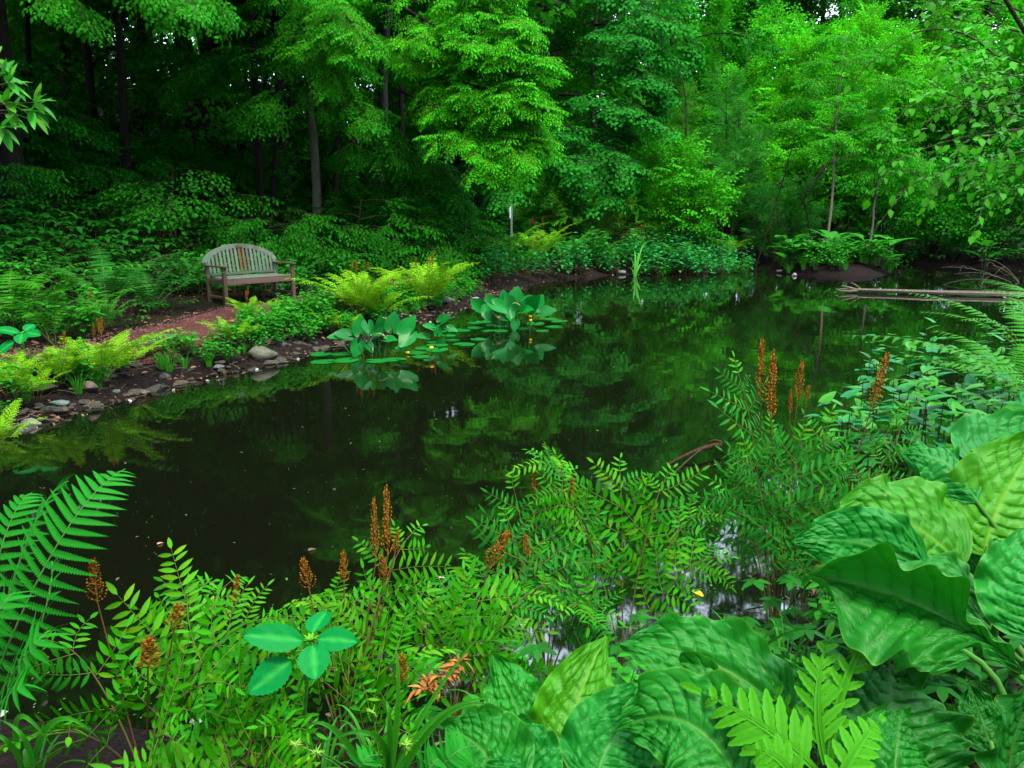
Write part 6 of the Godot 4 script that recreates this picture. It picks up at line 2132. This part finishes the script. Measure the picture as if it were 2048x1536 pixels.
# ---------- pond lilies
func lily_blade(R: float, col: Color, cup: float, seed_at: float, point := 1.0) -> MB:
	# heart shaped, stalk at the notch; the leaf points along x
	var b := MB.new()
	var rings := 7
	var n := 36
	b.pt(Vector3.ZERO, col)
	for r in range(1, rings + 1):
		var f := r / float(rings)
		for k in n + 1:
			var a := lerpf(-2.78, 2.78, k / float(n))
			var rad := R * (0.74 + 0.26 * pow(cos(a * 0.5), 2.0) + 0.24 * exp(-pow(a / 0.3, 2.0)) * point) * (1.0 - 0.12 * smoothstep(2.3, 2.78, absf(a)))
			var p := Vector3(cos(a) * rad * f + (0.0), 0, sin(a) * rad * lerpf(0.9, 0.76, point) * f)
			var y := cup * R * (p.z * p.z) / (R * R) + 0.28 * point * absf(p.z) * f + 0.03 * R * sin(a * 4.0 + seed_at * 9.0) * f * f - 0.10 * R * f * f * cos(a)
			y += 0.012 * R * cos(a * 22.0) * f
			b.pt(p + Vector3(0, y, 0), col * (1.0 + 0.12 * cos(a * 22.0)) if r < rings else col * 1.15)
	for k in n:
		b.tri(0, 1 + k + 1, 1 + k)
	for r in range(1, rings):
		var q := 1 + (r - 1) * (n + 1)
		for k in n:
			b.quad(q + k, q + k + 1, q + n + 1 + k + 1, q + n + 1 + k)
	return b

func lily(label: String, at: Vector3, d: float, leaves: Array, flowers: Array, stray: Array) -> void:
	var o := thing("pond_lily", label, "water plant", at)
	var k := 0
	for q in leaves:
		var c := measured(q[0], q[1], d + q[5]) - at
		var m := lily_blade(q[2], Color(0.0048, 0.12, 0.0168) * rr(0.75, 1.25), q[6], k * 0.7)
		var bl := part("leaf", m.mesh(M.lily), o, frame(c, q[3], q[4]))
		var b := MB.new()
		var foot := Vector3(c.x * 0.35, -0.25, c.z * 0.5)
		var loc := bl.transform.affine_inverse()
		tube(b, loc * curve(foot, Vector3(c.x * 0.75, c.y * 0.6, c.z * 0.75), c, 6), 0.007, 0.005, 6, Color(0.02, 0.075, 0.02))
		part("stalk", b.mesh(M.grass), bl)
		k += 1
	for q in flowers:
		var c := measured(q[0], q[1], d + q[2]) - at
		var f := MB.new()
		tube(f, curve(Vector3(c.x * 0.8, -0.2, c.z), Vector3(c.x, c.y * 0.5, c.z), c, 4), 0.006, 0.006, 5, Color(0.03, 0.12, 0.02))
		for r in 6:
			for j in 13:
				var a := TAU * (j % 12) / 12.0
				var e := -1.3 + r * 0.42
				f.pt(c + Vector3(cos(a) * cos(e), sin(e) * 0.85 + 0.5, sin(a) * cos(e)) * 0.026, Color(0.62, 0.44, 0.02) if r > 1 else Color(0.3, 0.36, 0.03))
			if r:
				var s := f.v.size() - 26
				for j in 12:
					f.quad(s + j, s + j + 13, s + j + 14, s + j + 1)
		part("flower", f.mesh(M.gloss_leaf), o)
	for q in stray:
		var c := measured(q[0], q[1], d + q[2]) - at
		var w := MB.new()
		quilted_leaf(w, c - Vector3(0.06, -0.02, 0), c + Vector3(0, 0.03, 0), c + Vector3(0.07, -0.02, 0.02), Vector3(0, 0.9, 0.3), 0.05, -0.3, 0.3, Color(0.2, 0.17, 0.08), 16, 10, 0.5, 1.0, 0.2)
		var ow := part("withered_leaf", w.mesh(M.leaf), o)
		ow.set_meta("label", "withered cream coloured leaf of the pond lily")

func build_lilies() -> void:
	var a := on_level(755, 716, 0.0)
	var d := 9.75
	lily("nearer clump of pond lilies with raised blue green leaves, below the left golden fern", a, d, [
		[722, 660, 0.15, Vector3(0, 1, -0.1), Vector3(-0.1, 0.15, 1), 0.05, 0.25], [735, 650, 0.11, Vector3(0.15, -0.5, 0.6), Vector3(0.1, 0.5, 0.8), -0.1, 0.3],
		[695, 672, 0.14, Vector3(-0.8, 0.25, 0.3), Vector3(0.2, 0.7, 0.6), 0.05, 0.1], [672, 675, 0.09, Vector3(-1, 0.1, 0.2), Vector3(0.1, 0.9, 0.5), 0.0, 0.1],
		[756, 655, 0.13, Vector3(0.3, 0.9, 0), Vector3(0.7, 0.1, 0.7), 0.1, 0.3], [785, 652, 0.15, Vector3(0.15, 1, -0.15), Vector3(0.1, 0.2, 1), 0.1, 0.15],
		[812, 660, 0.17, Vector3(0.5, 0.75, -0.1), Vector3(-0.2, 0.5, 0.9), 0.0, 0.25], [818, 672, 0.155, Vector3(-0.5, -0.55, 0.6), Vector3(0, 0.45, 0.9), -0.15, -0.1],
		[735, 690, 0.10, Vector3(0.5, -0.6, 0.4), Vector3(0.5, 0.6, 0.6), -0.05, 0.2], [775, 680, 0.11, Vector3(0.9, 0.1, 0.4), Vector3(0, 0.9, 0.45), -0.05, 0.1], [800, 700, 0.12, Vector3(0.9, 0.15, 0.3), Vector3(0.1, 0.9, 0.4), -0.1, 0.1], [715, 690, 0.13, Vector3(-0.2, -0.9, 0.3), Vector3(0.3, 0.2, 0.9), -0.05, 0.2], [760, 672, 0.12, Vector3(-0.3, 0.2, 0.9), Vector3(0, 0.9, 0.4), 0.05, 0.1], [748, 668, 0.12, Vector3(0.6, 0.6, -0.3), Vector3(0, 0.5, 0.8), 0.15, 0.2]],
		[[863, 697, -0.1], [815, 707, 0.1]], [[768, 640, 0.15], [762, 672, -0.15]])
	a = on_level(1030, 655, 0.0)
	d = 11.9
	lily("farther clump of pond lilies with raised blue green leaves, out in the water", a, d, [
		[1030, 602, 0.19, Vector3(0.2, 1, -0.2), Vector3(0, 0.25, 1), 0.2, 0.2], [985, 612, 0.17, Vector3(-0.4, 0.8, -0.1), Vector3(-0.1, 0.35, 0.95), 0.1, 0.2], [960, 612, 0.15, Vector3(-0.6, 0.5, 0.2), Vector3(-0.3, 0.3, 0.9), 0.1, 0.2],
		[975, 620, 0.15, Vector3(0, -0.8, 0.5), Vector3(-0.2, 0.5, 0.8), 0.0, 0.1], [990, 612, 0.18, Vector3(0.8, -0.4, 0.5), Vector3(0.3, 0.6, 0.75), -0.1, 0.35], [1005, 602, 0.14, Vector3(0.1, 1, 0), Vector3(0.4, 0.2, 0.9), 0.15, 0.4], [1065, 612, 0.20, Vector3(0.3, 0.5, 0.5), Vector3(0.2, 0.6, 0.8), -0.05, 0.35], [1055, 605, 0.15, Vector3(0.8, 0.5, -0.2), Vector3(-0.2, 0.6, 0.8), 0.15, 0.2],
		[1085, 626, 0.18, Vector3(0.95, 0.25, 0.1), Vector3(-0.1, 0.8, 0.6), 0.0, 0.1], [1048, 622, 0.14, Vector3(0.7, 0.2, 0.5), Vector3(-0.2, 0.8, 0.55), -0.1, 0.25], [1018, 625, 0.13, Vector3(0.2, -0.7, 0.6), Vector3(0.3, 0.5, 0.8), -0.05, 0.2], [1040, 618, 0.13, Vector3(0.4, 0.7, 0.3), Vector3(-0.6, 0.3, 0.7), -0.05, 0.3], [1000, 632, 0.13, Vector3(0.7, -0.3, 0.4), Vector3(0, 0.8, 0.6), -0.05, 0.1], [1030, 645, 0.11, Vector3(-0.1, -0.8, 0.3), Vector3(0.2, 0.3, 0.9), -0.1, 0.2], [1020, 608, 0.15, Vector3(-0.3, 0.9, 0.1), Vector3(0.2, 0.3, 0.9), 0.1, 0.2], [1075, 607, 0.13, Vector3(0.5, 0.8, 0), Vector3(0.2, 0.3, 0.9), 0.1, 0.3]],
		[[997, 636, -0.1], [1061, 634, 0.0], [1061, 642, -0.05]], [[1033, 610, -0.1]])
	a = on_level(868, 678, 0.0)
	lily("small clump of upright narrow lily leaves between the two big clumps", a, 10.7, [
		[862, 656, 0.10, Vector3(-0.6, 0.3, 0.2), Vector3(0, 0.8, 0.6), 0.0, 0.3], [885, 642, 0.12, Vector3(0.7, 0.6, 0), Vector3(-0.3, 0.6, 0.7), 0.0, 0.4], [898, 658, 0.1, Vector3(0.9, -0.2, 0.2), Vector3(0.1, 0.8, 0.5), 0.0, 0.3], [875, 665, 0.09, Vector3(0.1, 0.9, 0), Vector3(0.3, 0.3, 0.9), 0.0, 0.4], [850, 675, 0.11, Vector3(-0.8, 0.2, 0.3), Vector3(0, 0.8, 0.5), 0.0, 0.2], [880, 690, 0.1, Vector3(0.4, 0.7, 0.2), Vector3(0.3, 0.5, 0.8), -0.1, 0.2]], [], [])
	# floating pads
	var pads := []
	for k in 3:
		pads.push_back(lily_blade(0.15, Color(0.008, 0.12, 0.0176), 0.0, k, 0.0).mesh(M.lily))
	for q in [[700, 722], [745, 722], [655, 722], [790, 718], [820, 705], [845, 695], [870, 690], [880, 700], [835, 712], [860, 684], [905, 682], [925, 690], [900, 672], [915, 660], [940, 645], [965, 642], [985, 652], [1010, 652], [975, 662], [1000, 664], [1045, 656], [1075, 648], [1100, 640], [1120, 644], [1090, 660], [948, 655], [690, 706], [640, 708], [890, 662], [955, 680], [1115, 652]]:
		var p := on_level(q[0] + rr(-6, 6), q[1] + rr(-2, 2), 0.006)
		if ground_y(p.x, p.z) > -0.01:
			continue
		solo("lily_pad", pads[rng.randi() % 3], "flat lily pad floating " + by_mark(p, [[700, 722, "before the nearer clump, left part"], [790, 715, "before the nearer clump, right part"], [860, 695, "between the two clumps, nearer part"], [920, 675, "between the two clumps, farther part"], [980, 655, "left of the farther clump"], [1060, 655, "before the farther clump"], [1120, 645, "right of the farther clump"], [650, 712, "at the bank left of the nearer clump"]]), "lily pad", Transform3D(Basis(Vector3.UP, rr(0, TAU)).rotated(Vector3(1, 0, 0), rr(-0.03, 0.03)).scaled(Vector3(1, 0.22, 1) * rr(0.75, 1.25)), p + Vector3(0, 0.004, 0)), "floating lily pads")

# ---------- branches that reach in from the sides
func build_side_shrubs() -> void:
	var root := stand(2330, 5.4)
	var o := thing("hazel_shrub", "overhanging shrub with rounded bright leaves reaching in from the right edge", "shrub", root)
	var trunk := MB.new()
	var fork := measured(2150, 200, 5.6) - root
	tube(trunk, stem_line(Vector3(0, -0.2, 0), fork, 10, 0.1), 0.045, 0.022, 8, Color(0.06, 0.045, 0.03), 0.2)
	tube(trunk, curve(fork, measured(2070, 110, 5.5) - root, measured(1990, -40, 5.5) - root, 8), 0.02, 0.012, 7, Color(0.05, 0.05, 0.02), 0.2)
	part("trunk", trunk.mesh(M.bark), o)
	for q in [[[2150, 200, 5.6], [1975, 175, 5.4], [1885, 128, 5.3]], [[2150, 200, 5.6], [1960, 212, 5.4], [1780, 215, 5.2]], [[2120, 240, 5.6], [1970, 215, 5.3], [1850, 160, 5.2]], [[2150, 260, 5.6], [1960, 268, 5.4], [1770, 330, 5.2]], [[2150, 300, 5.6], [1950, 320, 5.4], [1790, 392, 5.3]], [[2150, 330, 5.6], [1980, 340, 5.4], [1870, 372, 5.3]], [[2140, 160, 5.6], [1990, 110, 5.4], [1880, 92, 5.3]], [[2100, 80, 5.6], [2000, 55, 5.5], [1860, 30, 5.3]], [[2080, 40, 5.6], [1960, 0, 5.5], [1840, 10, 5.4]], [[2150, 350, 5.7], [2040, 375, 5.5], [1960, 400, 5.4]], [[2120, 180, 5.5], [2020, 150, 5.2], [1950, 140, 5.1]], [[2140, 235, 5.5], [2030, 260, 5.2], [1900, 290, 5.1]], [[1990, 110, 5.45], [1850, 60, 5.4], [1700, 170, 5.4]]]:
		var b := MB.new()
		var line := local(by_pixels(q), root)
		tube(b, line, 0.008, 0.002, 5, Color(0.045, 0.04, 0.02), 0.1)
		var thin: bool = q[2][0] == 1700
		twig_leaves(b, line, 0.085 if not thin else 0.16, 0.07, 0.047, Color(0.028, 0.208, 0.0048), 0.45, "ovate", Vector3(0, 0.9, 0.3), 0.3)
		if not thin:
			for k in 7:
				var p := along(line, 0.3 + k * 0.1)
				var s := 1.0 if k % 2 else -1.0
				var l := rr(0.18, 0.38)
				var d := (heading(line, 0.5) * 0.8 + Vector3(0, s * 0.5, rr(-0.3, 0.6))).normalized()
				var tw := curve(p, p + d * l * 0.5, p + d * l - Vector3(0, l * 0.2, 0), 5)
				tube(b, tw, 0.003, 0.0015, 4, Color(0.05, 0.05, 0.02))
				twig_leaves(b, tw, 0.075, 0.068, 0.046, Color(0.028, 0.208, 0.0048) * rr(0.7, 1.15), 0.5, "ovate", Vector3(0, 0.9, 0.3), 0.1)
		part("branch", b.mesh(M.leaf), o)
	# laurel at the left edge
	root = stand(-420, 3.1)
	o = thing("laurel_shrub", "laurel twigs with smooth oval leaves reaching in from the left edge, high up", "shrub", root)
	var hub := measured(-160, 240, 3.2) - root
	trunk = MB.new()
	tube(trunk, stem_line(Vector3(0, -0.2, 0), hub, 8, 0.1), 0.025, 0.012, 7, Color(0.06, 0.045, 0.03), 0.2)
	part("trunk", trunk.mesh(M.bark), o)
	for q in [[8, 150, 3.2], [18, 165, 3.1], [72, 205, 3.2], [62, 222, 3.15], [12, 205, 3.15], [5, 255, 3.1], [-15, 120, 3.2], [20, 228, 3.3], [-25, 180, 3.2]]:
		var b := MB.new()
		var tip := measured(q[0], q[1], q[2]) - root
		tube(b, curve(hub, hub.lerp(tip, 0.5) + Vector3(0, 0.03, 0), tip, 6), 0.005, 0.002, 5, Color(0.05, 0.06, 0.02))
		var dir := (tip - hub).normalized()
		for k in 7:
			var a := TAU * k / 7.0 + rr(-0.3, 0.3)
			var side := Vector3(dir.y, -dir.x, 0).normalized()
			var x := (dir * rr(0.3, 0.9) + side * cos(a) * 0.9 + Vector3(0, 0, 1) * sin(a) * 0.9 - Vector3(0, 0.15, 0)).normalized()
			leaf(b, frame(tip, x, Vector3(0, 0.9, 0.4)), rr(0.075, 0.105), rr(0.027, 0.036), 7, 0.85, 0.22, rr(0.0, 0.3), Color(0.0224, 0.184, 0.0128) * rr(0.75, 1.3) + Color(0.03, 0.03, 0) * (1.0 if rng.randf() < 0.4 else 0.0))
		part("twig", b.mesh(M.gloss_leaf), o)

func build_dead() -> void:
	# a dead fern frond, curled and rust brown
	var root := on_level(905, 1480, 0.25)
	var o := thing("dead_fern", "curled rust brown dead fern frond lying left of the upright lime leaf", "dead fern", root)
	for q in [[850, 1368, 915, 1350, 2.1], [880, 1385, 835, 1378, 2.08], [900, 1345, 925, 1322, 2.12]]:
		var p0 := measured(q[0], q[1], q[4]) - root
		var p2 := measured(q[2], q[3], q[4]) - root
		var line := curve(p0, p0.lerp(p2, 0.5) + Vector3(0, 0.03, 0.02), p2, 10)
		var b := MB.new()
		tube(b, line, 0.003, 0.0015, 4, Color(0.12, 0.055, 0.02))
		for k in 34:
			var t := k / 33.0
			var x := Vector3(rr(-1, 1), rr(-0.6, 0.8), rr(-1, 1)).normalized()
			var at := along(line, t)
			leaf(b, frame(at, x, Vector3(rr(-1, 1), 1, rr(-1, 1))), rr(0.02, 0.045), rr(0.005, 0.01), 4, 0.8, 0.6, rr(0.2, 0.9), Color(0.24, 0.095, 0.025) * rr(0.5, 1.3))
		part("frond", b.mesh(M.rust), o)
	# single fallen leaves
	for q in [[1396, 1192, 0.07, Color(0.5, 0.42, 0.03), "bright yellow fallen leaf at the water's edge, left of the brown fern stems"], [884, 1163, 0.035, Color(0.42, 0.30, 0.26), "pale pinkish leaf floating on the dark water above the fat rusty tassel"], [322, 1098, 0.04, Color(0.38, 0.22, 0.15), "pale brown leaf floating on the dark water right of the toothed fern"], [1300, 1012, 0.04, Color(0.22, 0.12, 0.06), "brown leaf floating by the driftwood"], [625, 1108, 0.05, Color(0.12, 0.09, 0.06), "curled brown leaf floating above the short rusty tassels"]]:
		var at := on_ground(q[0], q[1])
		at.y = maxf(at.y, 0.0) + 0.006
		var b := MB.new()
		leaf(b, Transform3D(Basis(), Vector3(-q[2] * 0.5, 0, 0)), q[2], q[2] * 0.6, 6, 0.75, 0.35, 0.12, q[3])
		solo("fallen_leaf", b.mesh(M.leaf), q[4], "leaf", Transform3D(Basis(Vector3.UP, rr(0, 6)), at))
	# dead stalks standing in the shallows
	o = null
	for q in [[1690, 900, "leftmost"], [1760, 860, "middle"], [1850, 930, "rightmost"]]:
		var at := on_level(q[0], q[1], 0.0)
		var d := thing("dead_stalks", "tangle of thin dead stalks in the shallows among the heart leaved stems, " + q[2] + " of three", "dead plant", at)
		for k in 12:
			var b := MB.new()
			var p := Vector3(rr(-0.35, 0.35), -0.1, rr(-0.3, 0.3))
			tube(b, curve(p, p + Vector3(rr(-0.1, 0.1), rr(0.15, 0.3), rr(-0.1, 0.1)), p + Vector3(rr(-0.3, 0.3), rr(0.12, 0.4), rr(-0.2, 0.2)), 5), 0.004, 0.0015, 4, Color(0.13, 0.09, 0.06) * rr(0.5, 1.5))
			part("stalk", b.mesh(M.bark), d)
